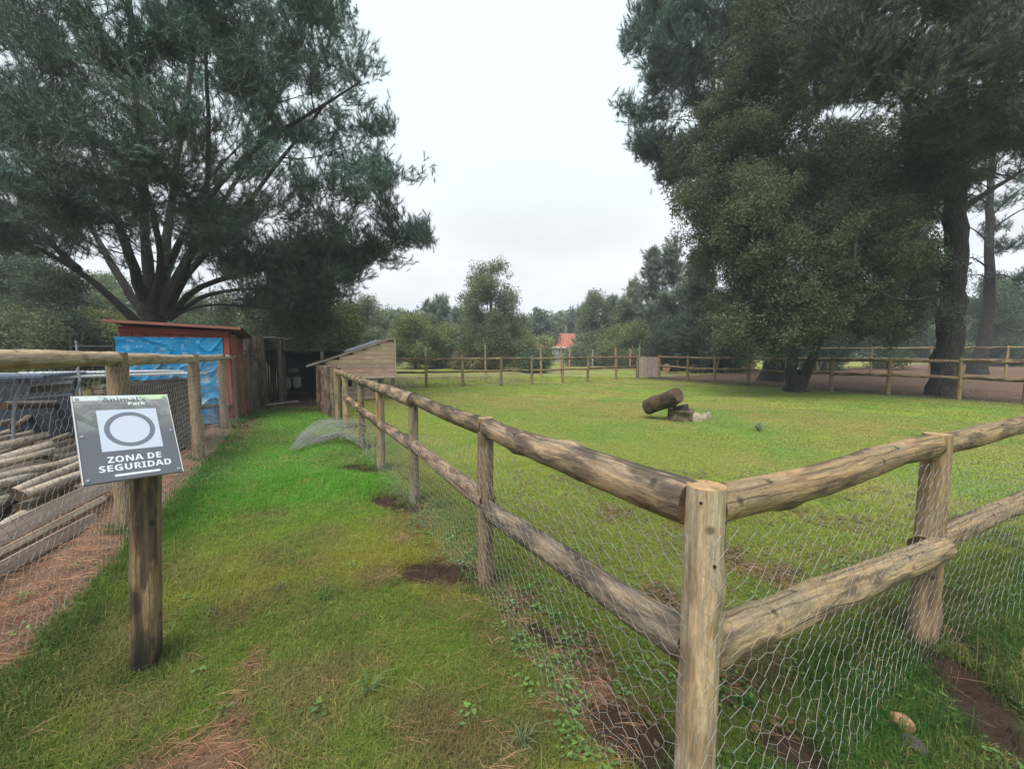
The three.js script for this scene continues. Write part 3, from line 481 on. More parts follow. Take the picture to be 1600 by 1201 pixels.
// ---------------------------------------------------------------- the sign
{
  const b = G(224, 1048), topP = V(-1.845, 1.04, -2.075), t = thing('sign_post', 'split wooden post with a dark wet foot, holding the tilted information board', 'post', b);
  const g = logGeo(up(b, DOWN), topP.clone().add(V(0.0, 0.09, -0.02)), 0.07, 0.064, { tint: [0.72, 0.64, 0.5], endTint: [0.5, 0.42, 0.3], wob: 0.05, seg: 28, bend: 0.002, step: 0.03, knots: 3 });
  const p = g.attributes.position, c = g.attributes.color, ax = topP.clone().sub(b).normalize();
  const fN = V(0.35, 0, 0.94), sN = V(0.94, 0, -0.35);   // split flat on the front, sawn off on the right
  for (let i = 0; i < p.count; i++) { const h = p.getY(i), cx = b.x + (topP.x - b.x) * (h / 1.04), cz = b.z + (topP.z - b.z) * (h / 1.04); let dx = p.getX(i) - cx, dz = p.getZ(i) - cz; for (const [n, lim] of [[fN, 0.042], [sN, 0.06], [sN.clone().negate(), 0.058]]) { const k = dx * n.x + dz * n.z - lim; if (k > 0) { dx -= n.x * k; dz -= n.z * k; } } p.setXYZ(i, cx + dx, h, cz + dz);
    const an = Math.atan2(dx, dz), wet = sstep(0.2, 0.02, h - 0.2 * (fbm2(an * 2.5 + 4, 2, 3, 0, 0, 6) - 0.4)); const k = lerp(1, 0.16, wet); c.setXYZ(i, c.getX(i) * k, c.getY(i) * k, c.getZ(i) * k); }
  g.computeVertexNormals(); wmesh('post_body', g, WOOD, t);
  const cv = document.createElement('canvas'); cv.width = 798; cv.height = 1024; const x = cv.getContext('2d'), W = 798, H = 1024;
  x.fillStyle = '#5d6068'; x.fillRect(0, 0, W, H);
  const r2 = rng(5);
  // pale top strip and printed foliage on the upper half
  x.fillStyle = '#cfd8d6'; x.fillRect(0, 0, W, 104); x.fillStyle = '#c2dcb0'; x.beginPath(); x.moveTo(520, 0); x.lineTo(W, 0); x.lineTo(W, 250); x.lineTo(640, 90); x.closePath(); x.fill();
  for (let y = 60; y < 520; y += 4) { x.globalAlpha = 0.05; x.fillStyle = '#7d8a88'; x.fillRect(0, 60, W, 520 - y); } x.globalAlpha = 1;
  for (let k = 0; k < 70; k++) { const bx = r2() * W, by = 80 + r2() * 330, an = r2() * 6.28, l = 50 + r2() * 110; x.save(); x.translate(bx, by); x.rotate(an); x.globalAlpha = 0.5; x.strokeStyle = x.fillStyle = ['#49514e', '#8f9c98', '#b4c0ba', '#5a6560', '#7c8a86'][Math.floor(r2() * 5)]; for (let j = 0; j < 9; j++) for (const s of [-1, 1]) { const lx = (j / 9) * l; x.beginPath(); x.moveTo(lx, 0); x.quadraticCurveTo(lx + 16, s * 10, lx + 26, s * (l * 0.28)); x.quadraticCurveTo(lx + 4, s * 14, lx, 0); x.fill(); } x.restore(); }
  x.globalAlpha = 0.55; x.fillStyle = '#4c5450'; x.beginPath(); x.moveTo(0, 200); x.lineTo(150, 330); x.lineTo(60, 420); x.lineTo(0, 420); x.fill(); x.fillStyle = '#98a39d'; x.beginPath(); x.moveTo(10, 290); x.lineTo(170, 420); x.lineTo(10, 440); x.fill(); x.globalAlpha = 1;
  const gr = x.createLinearGradient(0, 330, 0, 560); gr.addColorStop(0, 'rgba(93,96,104,0)'); gr.addColorStop(1, 'rgba(93,96,104,1)'); x.fillStyle = gr; x.fillRect(0, 330, W, 230); x.fillStyle = '#5d6068'; x.fillRect(0, 560, W, 464);
  x.fillStyle = '#c3cad9'; x.fillRect(W * 0.205, H * 0.18, W * 0.64, H * 0.49);
  x.lineWidth = 46; x.strokeStyle = '#6c707d'; x.beginPath(); x.arc(W * 0.525, H * 0.425, 192, 0, 6.2832); x.stroke();
  x.fillStyle = '#dfe4ee'; x.textAlign = 'center'; x.font = 'bold 96px sans-serif';
  const fit = (s, cx, y, w, px) => { x.font = 'bold ' + px + 'px sans-serif'; const m = x.measureText(s).width; x.save(); x.translate(cx, y); x.scale(w / m, 1); x.fillText(s, 0, 0); x.restore(); };
  fit('ZONA DE', W * 0.525, H * 0.80, W * 0.57, 96); fit('SEGURIDAD', W * 0.525, H * 0.895, W * 0.76, 96);
  x.fillRect(W * 0.29, H * 0.935, W * 0.47, 24);
  x.fillStyle = '#59635f'; fit("Animal's", W * 0.52, 86, W * 0.48, 80); x.fillStyle = '#e6ece8'; fit('Park', W * 0.64, 128, W * 0.2, 52);
  const tx = new THREE.CanvasTexture(cv); tx.colorSpace = THREE.SRGBColorSpace; tx.magFilter = THREE.LinearFilter;
  const s = thing('information_board', 'tilted grey board with a white square, a ring and the words ZONA DE SEGURIDAD', 'sign', V(-1.837, 1.197, -2.0));
  s.rotation.order = 'YXZ'; s.rotation.set(-0.605, 0.985, -0.069);
  const w = 0.35, h = 0.449;
  mesh('panel', boardGeo(w, h, 0.012, [0.16, 0.16, 0.18], 0.002), M.plain, s).position.z = -0.0065;
  const pr = mesh('printed_face', new THREE.PlaneGeometry(w - 0.004, h - 0.004), std({ map: tx, roughness: 0.38, color: new THREE.Color(0.78, 0.78, 0.8) }), s); pr.position.z = 0.0012;
  for (const k of [-1, 1]) { const e = mesh('edge_trim', new THREE.BoxGeometry(0.003, h, 0.016), std({ color: new THREE.Color(0.5, 0.5, 0.53), roughness: 0.5 }), s); e.position.set(k * (w / 2 + 0.0016), 0, -0.005); }
  const sc = new THREE.CylinderGeometry(0.006, 0.007, 0.004, 12); sc.rotateX(Math.PI / 2);
  for (const [a, c2] of [[-0.46, 0.46], [0.46, 0.46], [-0.46, -0.46], [0.46, -0.46], [-0.46, 0.02], [0.46, 0.02]]) mesh('screw', sc, M.galv, s).position.set(a * w, c2 * h, 0.003);
}
// ---------------------------------------------------------------- leaning log, stump and rocks in the paddock
{
  const a = at(1012, 636, 9.95), b = at(1059, 617, 9.3), t = thing('leaning_log', 'thick dark log lying tilted with its sawn end raised on a stump', 'log', V(a.x, 0, a.z));
  wmesh('trunk', logGeo(a, b.clone().add(V(0.02, 0, 0)), 0.185, 0.178, { tint: [0.27, 0.225, 0.20], endTint: [0.34, 0.31, 0.29], seg: 40, wob: 0.14, step: 0.04, knots: 5 }), WOOD, t);
  const s0 = G(1066, 657.5), st = thing('stump', 'weathered grey split stump under the raised end of the log', 'stump', s0);
  wmesh('stump_body', logGeo(up(s0, -0.1).add(V(0, 0, -0.1)), up(s0, 0.27).add(V(0, 0, -0.1)), 0.30, 0.285, { tint: [0.62, 0.56, 0.52], endTint: [0.5, 0.42, 0.38], seg: 48, wob: 0.16, step: 0.03, knots: 4 }), WOOD, st);
  const wd = at(1068, 636, 9.6), chip = thing('bark_slab', 'dark slab of bark wedged between the log and the stump', 'bark', wd); wmesh('slab', logGeo(at(1052, 640, 9.55), at(1076, 637, 9.45), 0.07, 0.09, { tint: [0.7, 0.7, 0.7], endTint: [0.3, 0.3, 0.3], seg: 12, wob: 0.3, step: 0.05 }), [M.bark, M.end], chip);
  const rock = (px, py, rx, ry, rz, col, label, seed) => { const p = G(px, py), g = new THREE.IcosahedronGeometry(1, 2), q = g.attributes.position, cc = []; for (let i = 0; i < q.count; i++) { const v = V(q.getX(i), q.getY(i), q.getZ(i)), k = 0.75 + 0.5 * fbm3(v.x * 1.4 + seed, v.y * 1.4, v.z * 1.4, 4), m = Math.abs(noise3(v.x * 3 + seed, v.y * 3, v.z * 3) - 0.5); q.setXYZ(i, v.x * rx * k, v.y * ry * k + ry * 0.25, v.z * rz * k); const t2 = 0.7 + 0.6 * fbm3(v.x * 5, v.y * 5, v.z * 5 + seed, 3) - m * 0.3; cc.push(col[0] * t2, col[1] * t2, col[2] * t2); } g.setAttribute('color', new THREE.Float32BufferAttribute(cc, 3)); g.computeVertexNormals(); const o = mesh('rock', g, M.plain); o.position.copy(p); o.rotation.y = seed; return tag(o, label, 'rock'); };
  rock(1086, 658, 0.19, 0.18, 0.16, [0.30, 0.235, 0.17], 'largest tan rock, resting against the weathered stump', 2.1); rock(1100, 656, 0.11, 0.12, 0.1, [0.27, 0.215, 0.16], 'small tan rock right of the largest rock', 4.2); rock(1106, 653, 0.09, 0.12, 0.09, [0.22, 0.21, 0.17], 'grey rock at the outer right of the rock pile by the stump', 6.5);
  const m = rock(1408, 1143, 0.046, 0.046, 0.036, [0.30, 0.16, 0.085], 'smooth orange tan stone in the grass outside the near fence', 8.4), m2 = rock(1425, 1174, 0.046, 0.04, 0.035, [0.055, 0.045, 0.04], 'dark brown stone beside the orange tan stone', 11.4); m.position.y += 0.022; m2.position.y += 0.012;
  for (const [px, py, w, h, lab] of [[1047, 573, 0.3, 0, 'large dark felled log with a pale cut end right of the plank gate'], [1085, 572, 0.24, 1, 'small stump behind the side fence, left of two'], [1099, 572, 0.26, 1, 'small stump behind the side fence, right of two']]) {
    const p = at(px, py, 30), o = thing(h ? 'stump' : 'felled_log', lab, h ? 'stump' : 'log', V(p.x, 0, p.z)), q = V(p.x, 0, p.z);
    h ? wmesh('stump_body', logGeo(up(q, -0.1), up(q, 0.62), w * 1.1, w, { tint: [1.2, 1.1, 1], seg: 14, wob: 0.15 }), [M.bark, M.end], o) : wmesh('trunk', logGeo(up(q, 0.4).add(V(-0.25, 0, 0)), up(q, 0.28).add(V(0.95, 0, -0.9)), w, w * 0.6, { tint: [0.9, 0.8, 0.75], endTint: [1.3, 1.0, 0.8], seg: 16, wob: 0.15 }), [M.bark, M.end], o);
  }
}
// ---------------------------------------------------------------- red shed with the blue tarpaulin
const red = (k = 1) => [0.36 * k, 0.085 * k, 0.06 * k];
{
  const fr = G(365, 661), fdir = V(-0.887, 0, 0.462), back = V(-0.462, 0, -0.887), out = V(0.462, 0, 0.887);
  const w = 1.83, dep = 2.6, t = thing('tool_shed', 'red shed with a low red roof and blue tarpaulin over its front', 'shed', fr);
  const p = (s, d, h) => fr.clone().addScaledVector(fdir, s).addScaledVector(back, d).add(V(0, h, 0));
  const n = 9; for (let i = 0; i < n; i++) { const s = (i + 0.5) * (w / n); boardAB('wall_board', p(s, 0, 0), p(s, 0, 2.02), w / n - 0.012, 0.025, M.plank, t, red(1.5 + rr(-0.3, 0.3)), fdir); }
  for (let i = 0; i < 4; i++) { const d = (i + 0.5) * (1.0 / 4); boardAB('wall_board', p(-0.02, d, 0), p(-0.02, d, 1.97), 0.235, 0.025, M.plank, t, red(1.7 + rr(-0.35, 0.35)).map((v, j) => v * (j === 1 ? 1.25 : 1)), back); }
  boardAB('wall_board', p(-0.02, 1.8, 1.0), p(-0.02, 1.8, 1.95), 1.5, 0.025, M.plank, t, red(1.1), back);
  boardAB('wall_board', p(w, 0.1, 1.0), p(w, dep, 1.0), 2.0, 0.025, M.plank, t, red(1.0)); boardAB('wall_board', p(0, dep, 1.0), p(w, dep, 1.0), 2.0, 0.025, M.plank, t, red(1.0));
  // corrugated red roof, slightly falling to the right
  const roof = new MB(), nu = 90, e = 0.18; const rp = (s, d) => p(s, d, 2.10 + s * 0.045 - d * 0.05);
  for (const lay of [0, 1]) { const base = roof.p.length / 3; for (let k = 0; k <= nu; k++) for (const d of [-e, dep + 0.2]) { const s = lerp(-0.26, w + 0.14, k / nu), c = 0.014 * Math.sin(k * Math.PI / 2.5), q = rp(s, d).add(V(0, c - lay * 0.012, 0)); roof.vert(q, V(0, lay ? -1 : 1, 0), s, d, mixc([0.30, 0.11, 0.08], [0.16, 0.09, 0.06], noise2(s * 5, d * 3, 0, 0, 3))); } for (let k = 0; k < nu; k++) { const a = base + k * 2; lay ? roof.i.push(a, a + 1, a + 2, a + 1, a + 3, a + 2) : roof.i.push(a, a + 2, a + 1, a + 1, a + 2, a + 3); } }
  const rg = roof.geo(); rg.computeVertexNormals(); const rm = wmesh('roof', rg, M.plain, t);
  const fb = boardGeo(w + 0.42, 0.055, 0.03, [0.62, 0.26, 0.22]); const fbm_ = new THREE.Mesh(fb, M.plank); const X = fdir.clone().negate().add(V(0, -0.045, 0)).normalize(), Z = out.clone(), Y = V(0, 0, 0).crossVectors(Z, X); fb.applyMatrix4(new THREE.Matrix4().makeBasis(X, Y, Z).setPosition(rp(w / 2 - 0.03, -e - 0.02).add(V(0, -0.02, 0)))); wmesh('fascia', fb, M.plank, t);
  boardAB('header_board', p(0.0, -0.03, 1.965), p(w, -0.03, 2.03), 0.12, 0.03, M.plank, t, red(1.1)); boardAB('corner_board', p(0.055, -0.035, 0), p(0.055, -0.035, 1.9), 0.11, 0.03, M.plank, t, red(1.7), fdir);
  // tarpaulin: creased sheet
  const tb = new MB(), tu = 110, tv = 110, ts0 = 0.12, ts1 = w + 0.05, th = 1.88, off = (s, h) => 0.05 + 0.024 * Math.abs(fbm2(s * 2.0 + h * 1.3, h * 2.2 - s * 0.9, 4, 0, 0, 21) - 0.5) * 2 + 0.03 * Math.pow(1 - Math.abs(noise2(s * 3 + h * 2.2, h * 2 - s * 1.6, 0, 0, 25) - 0.5) * 2, 6) + 0.012 * (1 - Math.abs(noise2(s * 9 - h * 5, h * 7, 0, 0, 26) - 0.5) * 2) ** 4;
  for (let j = 0; j <= tv; j++) for (let i = 0; i <= tu; i++) { const s = lerp(ts0, ts1, i / tu), h = lerp(0.03, th, j / tv); const wt = sstep(0.60, 0.66, fbm2(s * 4 + 3, h * 4, 4, 0, 0, 31)) * sstep(0.45, 0.6, noise2(s * 1.6, h * 1.6, 0, 0, 36) + 0.1); const fine = sstep(0.72, 0.76, fbm2(s * 16, h * 16, 2, 0, 0, 38)) * 0.6; tb.vert(p(s, -off(s, h), h), out, s, h, mixc(mixc([0.010, 0.215, 0.45], [0.30, 0.42, 0.52], Math.max(wt, fine) * 0.8), [0.10, 0.12, 0.12], 0.55 * sstep(0.35, 0.0, h + 0.25 * (noise2(s * 5, h * 5, 0, 0, 41) - 0.5)) + 0.35 * sstep(0.5, 0.75, fbm2(s * 2.5, h * 2.5, 4, 0, 0, 43)))); }
  for (let j = 0; j < tv; j++) for (let i = 0; i < tu; i++) { const a = j * (tu + 1) + i; tb.i.push(a, a + tu + 1, a + 1, a + 1, a + tu + 1, a + tu + 2); }
  const tg = tb.geo(); tg.computeVertexNormals(); const tarp = wmesh('blue_tarpaulin', tg, new THREE.MeshPhysicalMaterial({ vertexColors: true, roughness: 0.45, specularIntensity: 0.55, side: THREE.DoubleSide }), scene); tarp.name = 'tarpaulin'; tag(tarp, 'creased blue tarpaulin with pale scuffs covering the red shed front', 'tarpaulin');
  // needles fallen on the roof and a branch stub
  const bn = thing('box_bin', 'small dark grey lidded box standing in front of the blue tarpaulin', 'box', G(330, 668));
  const b0 = G(330, 664); boardAB('box_body', up(b0, 0.2).add(V(-0.26, 0, -0.1)), up(b0, 0.2).add(V(0.22, 0, -0.3)), 0.36, 0.35, M.plain, bn, [0.035, 0.07, 0.10]); boardAB('lid', up(b0, 0.43).add(V(-0.3, 0, -0.08)), up(b0, 0.41).add(V(0.26, 0, -0.32)), 0.06, 0.44, M.plain, bn, [0.05, 0.055, 0.065]);
}
// upright slabs closing the gap between the shed and the lean-to
{
  const a = G(373, 653), b = G(412, 632), t = thing('slab_screen', 'screen of upright dark grey wood slabs between the red shed and the lean-to', 'fence', a);
  const n = 9; for (let i = 0; i < n; i++) { const p = a.clone().lerp(b, i / (n - 1)), h = 1.5 + rr(-0.12, 0.06) + (i > 6 ? 0.5 : 0); logAB('slab', up(p, -0.1), up(p, h).add(V(rr(-0.04, 0.04) + (i === 8 ? -0.3 : 0), 0, 0)), 0.17, 0.15, t, WOOD, { tint: i < 2 ? [0.6, 0.38, 0.32] : [0.42, 0.38, 0.37], seg: 10, wob: 0.12, step: 0.3 }); }
}
// dark lean-to at the end of the path
{
  const a = G(412, 631), b = G(500, 640), t = thing('lean_to', 'dark open lean-to of old boards at the end of the grass path', 'shed', V(-6.5, 0, -14.5));
  const q = (x, z, h) => V(x, h, z);
  const xl = a.x - 0.1, zl = a.z, xb = -8.9, zb = -16.6, xr = -6.6, zr = -17.3;
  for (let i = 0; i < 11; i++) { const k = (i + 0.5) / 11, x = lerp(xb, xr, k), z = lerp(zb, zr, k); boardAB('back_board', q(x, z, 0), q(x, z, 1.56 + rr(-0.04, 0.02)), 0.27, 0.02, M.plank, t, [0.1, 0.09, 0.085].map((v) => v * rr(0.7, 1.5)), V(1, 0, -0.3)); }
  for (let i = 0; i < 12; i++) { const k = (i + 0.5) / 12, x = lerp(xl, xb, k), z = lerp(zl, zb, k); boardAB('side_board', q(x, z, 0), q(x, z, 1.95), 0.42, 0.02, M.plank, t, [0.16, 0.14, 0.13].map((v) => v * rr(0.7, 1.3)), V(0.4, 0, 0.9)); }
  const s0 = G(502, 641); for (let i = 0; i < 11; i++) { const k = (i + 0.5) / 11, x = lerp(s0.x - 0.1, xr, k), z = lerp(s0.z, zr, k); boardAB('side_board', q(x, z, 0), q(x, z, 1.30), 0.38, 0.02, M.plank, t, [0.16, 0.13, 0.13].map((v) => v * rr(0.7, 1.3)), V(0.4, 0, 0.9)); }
  const rg = new MB(), P = [q(xl - 1.0, zl - 1.9, 1.66), q(-5.75, -13.6, 1.6), q(xr + 0.2, zr - 0.3, 1.6), q(xb - 0.2, zb - 0.3, 1.68)];
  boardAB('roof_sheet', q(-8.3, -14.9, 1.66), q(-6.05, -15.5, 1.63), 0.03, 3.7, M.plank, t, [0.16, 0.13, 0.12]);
  boardAB('roof_sheet', q(xl - 1.2, zl - 0.5, 2.0), q(xl + 0.28, zl - 0.9, 2.0), 0.025, 1.8, M.plank, t, [0.8, 0.78, 0.75]);
  for (const [x, z, h] of [[-7.25, -13.2, 1.95], [-7.5, -13.9, 1.95], [-6.1, -13.6, 1.58]]) boardAB('post', q(x, z, -0.1), q(x, z, h), 0.09, 0.08, M.plank, t, [0.35, 0.3, 0.27], V(1, 0, 0));
  boardAB('threshold', G(415, 634).add(V(0, 0.03, 0)), G(466, 629).add(V(0, 0.05, 0)), 0.05, 0.07, M.plank, t, [0.8, 0.72, 0.6]);
  const sack = (px, py, w, h, d, label, k) => { const o = thing('feed_sack', label, 'sack', at(px, py, d)), g = new THREE.SphereGeometry(1, 20, 14), p = g.attributes.position, c = []; for (let i = 0; i < p.count; i++) { const x = p.getX(i), y = p.getY(i), z = p.getZ(i), e = (v, n) => Math.sign(v) * Math.pow(Math.abs(v), n); p.setXYZ(i, e(x, 0.5) * w / 2 * (0.8 + 0.45 * fbm3(x * 2 + k, y * 2, z * 2)), e(y, 0.4) * h / 2 * (0.85 + 0.3 * noise3(x * 2.5 + k, 1, 2)), e(z, 0.7) * 0.13); c.push(0.62, 0.60, 0.56); } g.setAttribute('color', new THREE.Float32BufferAttribute(c, 3)); g.computeVertexNormals(); mesh('sack_body', g, M.plain, o); return o; };
  sack(443, 598, 0.52, 0.5, 15.6, 'wide white feed sack in the dark lean-to', 1); sack(464, 597, 0.24, 0.46, 15.4, 'narrow white feed sack right of the wide one in the lean-to', 4); sack(458, 578, 0.35, 0.2, 16.2, 'greyish sack lying above the two white feed sacks', 7);
}
// plank coop on the right of the path end
{
  const A0 = V(-5.73, 0, -12.9), dx = V(0.887, 0, -0.462), dz = V(-0.462, 0, -0.887), W = 2.12, D = 2.6, t = thing('plank_coop', 'pale plank coop on legs with a slanted tin roof, beside the path fence', 'shed', A0);
  const p = (s, d, h) => A0.clone().addScaledVector(dx, s).addScaledVector(dz, d).add(V(0, h, 0)), topH = (s) => 1.25 + (s / W) * 0.74;
  let h = 0.76; const rows = 9, bh = 0.142;
  for (let r = 0; r < rows; r++) { const h0 = 0.76 + r * bh, h1 = h0 + bh, mid = (h0 + h1) / 2, s0 = mid > 1.25 ? ((mid - 1.25) / 0.74) * W : 0; if (s0 > W - 0.1) continue; boardAB('plank', p(s0, rr(-0.006, 0.006), mid), p(W, rr(-0.006, 0.006), mid), bh - 0.008, 0.022, M.plank, t, [1.25 + rr(-0.1, 0.12), 0.98 + rr(-0.08, 0.08), 0.82 + rr(-0.06, 0.06)]); }
  boardAB('trim', p(0.9, -0.02, 0.745), p(W + 0.03, -0.02, 0.745), 0.06, 0.03, M.plank, t, [1.5, 1.35, 1.15]); boardAB('trim', p(W + 0.012, -0.02, 0.7), p(W + 0.012, -0.02, 1.97), 0.05, 0.03, M.plank, t, [1.3, 1.1, 0.95], dx);
  for (let r = 0; r < 3; r++) boardAB('plank', p(0, 0.28, 0.1 + r * 0.15), p(1.62, 0.28, 0.1 + r * 0.15), 0.135, 0.02, M.plank, t, [1.15, 0.88, 0.78]);
  for (let r = 0; r < 9; r++) { const h0 = 0.07 + r * 0.142; if (h0 < 1.2) boardAB('plank', p(0, 0, h0), p(0, D, h0), 0.134, 0.02, M.plank, t, [0.5, 0.44, 0.42]); }
  boardAB('wall_back', p(0, D, 0.9), p(W, D, 0.9), 0.8, 0.02, M.plank, t, [0.6, 0.5, 0.45]); boardAB('wall_side', p(W, 0.02, 1.35), p(W, D, 1.35), 1.2, 0.02, M.plank, t, [1, 0.8, 0.7]);
  boardAB('floor_board', p(0, 0.05, 0.72), p(W, 0.05, 0.72), 0.03, 0.3, M.plank, t, [0.6, 0.5, 0.4]);
  for (const [s, d] of [[0.05, 0.06], [1.72, 0.06], [W - 0.06, 0.06], [0.05, D - 0.1], [W - 0.06, D - 0.1]]) boardAB('leg', p(s, d, -0.1), p(s, d, 0.75), 0.09, 0.08, M.plank, t, [0.5, 0.42, 0.32], dx);
  const rp = (s, d, o = 0) => p(s, d, topH(s) + 0.035 + o);
  boardAB('roof_edge', rp(-0.4, -0.05), rp(W + 0.03, -0.05), 0.035, 0.03, M.plank, t, [0.75, 0.68, 0.6]);
  const sheet = (d0, d1, o, s0, s1, c0, c1) => { const m = new MB(), nu = 8, nv = 40; for (const lay of [0, 1]) { const base = m.p.length / 3; for (let i = 0; i <= nv; i++) for (let j = 0; j <= nu; j++) { const s = lerp(s0, s1, j / nu), d = lerp(d0, d1, i / nv); m.vert(rp(s, d, o + 0.012 * Math.sin(i * 1.6) - lay * 0.008), V(0, lay ? -1 : 1, 0), s, d, mixc(c0, c1, sstep(0.4, 0.6, fbm2(s * 3, d * 3, 3, 0, 0, 4)))); } for (let i = 0; i < nv; i++) for (let j = 0; j < nu; j++) { const a = base + i * (nu + 1) + j, b = a + nu + 1; lay ? m.i.push(a, b, a + 1, a + 1, b, b + 1) : m.i.push(a, a + 1, b, a + 1, b + 1, b); } } const g = m.geo(); g.computeVertexNormals(); return wmesh('roof_sheet', g, M.plain, t); };
  sheet(-0.06, D * 0.45, 0, -0.42, W, [0.22, 0.17, 0.14], [0.30, 0.22, 0.18]); sheet(D * 0.42, D, 0.02, -0.42, W * 0.75, [0.25, 0.17, 0.14], [0.20, 0.13, 0.10]); sheet(D * 0.42, D, 0.028, W * 0.35, W * 0.9, [0.5, 0.52, 0.56], [0.42, 0.43, 0.46]); sheet(-0.08, 0.25, 0.022, -0.5, -0.12, [0.48, 0.48, 0.48], [0.4, 0.38, 0.36]);
}
{
  const a = G(526, 654), b = G(503, 640), t = thing('slab_screen', 'short row of upright weathered slabs where the path fence meets the coop', 'fence', a);
  for (let i = 0; i < 6; i++) { const p = a.clone().lerp(b, i / 5); logAB('slab', up(p, -0.1), up(p, 1.22 + rr(-0.08, 0.06)), 0.13, 0.12, t, WOOD, { tint: [0.62 + rr(-0.12, 0.12), 0.56, 0.54], seg: 10, wob: 0.14, step: 0.25 }); }
}
// ---------------------------------------------------------------- yard behind the left fence
{ // slatted timber crate with a tin lid
  const t = thing('slatted_crate', 'weathered crate of stacked thin boards under tin sheets, behind the left fence', 'crate', G(230, 712));
  const a = at(158, 690, 5.6), b = at(291, 688, 7.1); a.y = b.y = 0; const n = V(-(b.z - a.z), 0, b.x - a.x).normalize(); if (n.z < 0) n.negate();
  for (let r = 0; r < 17; r++) for (const [f0, f1] of [[0, 0.46], [0.47, 1]]) { const h = 0.05 + r * 0.067; boardAB('slat', up(a.clone().lerp(b, f0 + rr(-0.008, 0.004)), h + rr(-0.004, 0.004)).addScaledVector(n, rr(-0.02, 0.01)), up(a.clone().lerp(b, f1 + rr(-0.01, 0.006)), h + rr(-0.004, 0.004)).addScaledVector(n, rr(-0.02, 0.01)), 0.055, 0.12, M.plank, t, [1.5 + rr(-0.4, 0.4), 1.22 + rr(-0.25, 0.25), 1.15 + rr(-0.2, 0.2)]); }
  boardAB('inner_wall', up(a, 0.58).addScaledVector(n, -0.16), up(b.clone().lerp(a, 0.06), 0.58).addScaledVector(n, -0.16), 1.1, 0.16, M.plank, t, [0.3, 0.27, 0.25]);
  for (const f of [0.02, 0.465, 0.985]) { const p = a.clone().lerp(b, f).addScaledVector(n, 0.075); boardAB('batten', up(p, 0), up(p, 1.17), 0.06, 0.02, M.plank, t, [0.7, 0.6, 0.57], V(1, 0, -0.3)); }
  boardAB('lid_sheet', up(a, 1.24).addScaledVector(n, -0.1).add(V(-0.5, 0.04, 0.4)), up(b, 1.23).addScaledVector(n, -0.1), 0.03, 0.8, M.plain, t, [0.50, 0.51, 0.54]); boardAB('lid_sheet', up(a, 1.32).addScaledVector(n, -0.15).add(V(-0.6, 0.0, 0.3)), up(b, 1.27).addScaledVector(n, -0.15).add(V(-0.3, 0, 0.1)), 0.025, 0.6, M.plain, t, [0.44, 0.45, 0.48]);
}
{ // bent pipe frame with a blue grey sheet over it
  const t = thing('metal_table_frame', 'pale bent pipe frame with a blue grey sheet on top, above the pole pile', 'frame', V(-5.2, 0, -4.9));
  const d = 4.9, tubeM = (name, pts, r) => { const m = new MB(); m.tube(new THREE.CatmullRomCurve3(pts, false, 'catmullrom', 0.2).getPoints(24), Array(25).fill(r), 8, [1, 1, 1], 0, 1, 1, true); wmesh(name, m.geo(), M.galv, t); };
  tubeM('pipe_leg', [at(26, 584, d), at(31, 603, d), at(24, 622, d), at(21, 645, d), at(20, 690, d)], 0.016); tubeM('pipe_leg', [at(39, 584, d + 0.1), at(43, 600, d + 0.1), at(45, 612, d + 0.1), at(38, 620, d + 0.1)], 0.014);
  tubeM('pipe_leg', [at(120, 576, d + 0.4), at(125, 594, d + 0.4), at(119, 612, d + 0.4), at(118, 660, d + 0.4)], 0.014);
  tubeM('pipe_rail', [at(-30, 600, d), at(40, 598.5, d), at(112, 596, d + 0.3)], 0.011); tubeM('pipe_rail', [at(42, 618, d), at(47, 604, d), at(60, 601, d), at(112, 598, d + 0.3)], 0.011); tubeM('pipe_rail', [at(24, 624, d), at(60, 620, d), at(112, 616, d + 0.3)], 0.01); tubeM('pipe_rail', [at(-30, 584, d), at(60, 584, d), at(104, 583, d + 0.3)], 0.012);
  const a = at(-60, 589, d - 0.1), b = at(104, 585, d + 0.25); boardAB('sheet', a, b, 0.035, 0.9, M.plain, t, [0.07, 0.10, 0.16]); boardAB('cross_board', at(44, 608, d + 0.15), at(112, 605, d + 0.4), 0.09, 0.03, M.plank, t, [0.3, 0.3, 0.3]);
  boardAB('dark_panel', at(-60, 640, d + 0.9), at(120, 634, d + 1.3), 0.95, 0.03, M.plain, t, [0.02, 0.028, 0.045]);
}
{ // black rail behind, left of the shed
  const t = thing('metal_railing', 'thin black metal railing left of the red shed', 'railing', V(-9, 0, -9)), d = 9.2;
  const bar = (a, b, r, name) => { const m = new MB(); m.tube([a, b], [r, r], 8, [1, 1, 1], 0, 1, 1, true); wmesh(name, m.geo(), M.black, t); };
  const q = at(111, 526, d); bar(V(q.x, 0, q.z), q, 0.035, 'upright'); bar(at(112, 541, d), at(182, 541.5, d - 0.2), 0.022, 'crossbar'); const q2 = at(178, 535, d - 0.2); bar(V(q2.x, 0, q2.z), q2, 0.03, 'upright');
  const gp = at(119, 535, 8.6), o = thing('pipe_post', 'pale slim pipe post beside the black metal railing', 'post', V(gp.x, 0, gp.z)), m = new MB(); m.tube([V(gp.x, 0, gp.z), gp], [0.02, 0.02], 8, [1, 1, 1], 0, 1, 1, true); wmesh('pipe', m.geo(), M.galv, o); const m2 = new MB(); m2.tube([gp, gp.clone().add(V(0, 0.03, 0))], [0.032, 0.028], 8, [1, 1, 1], 0, 1, 1, true); wmesh('cap', m2.geo(), M.galv, o);
}
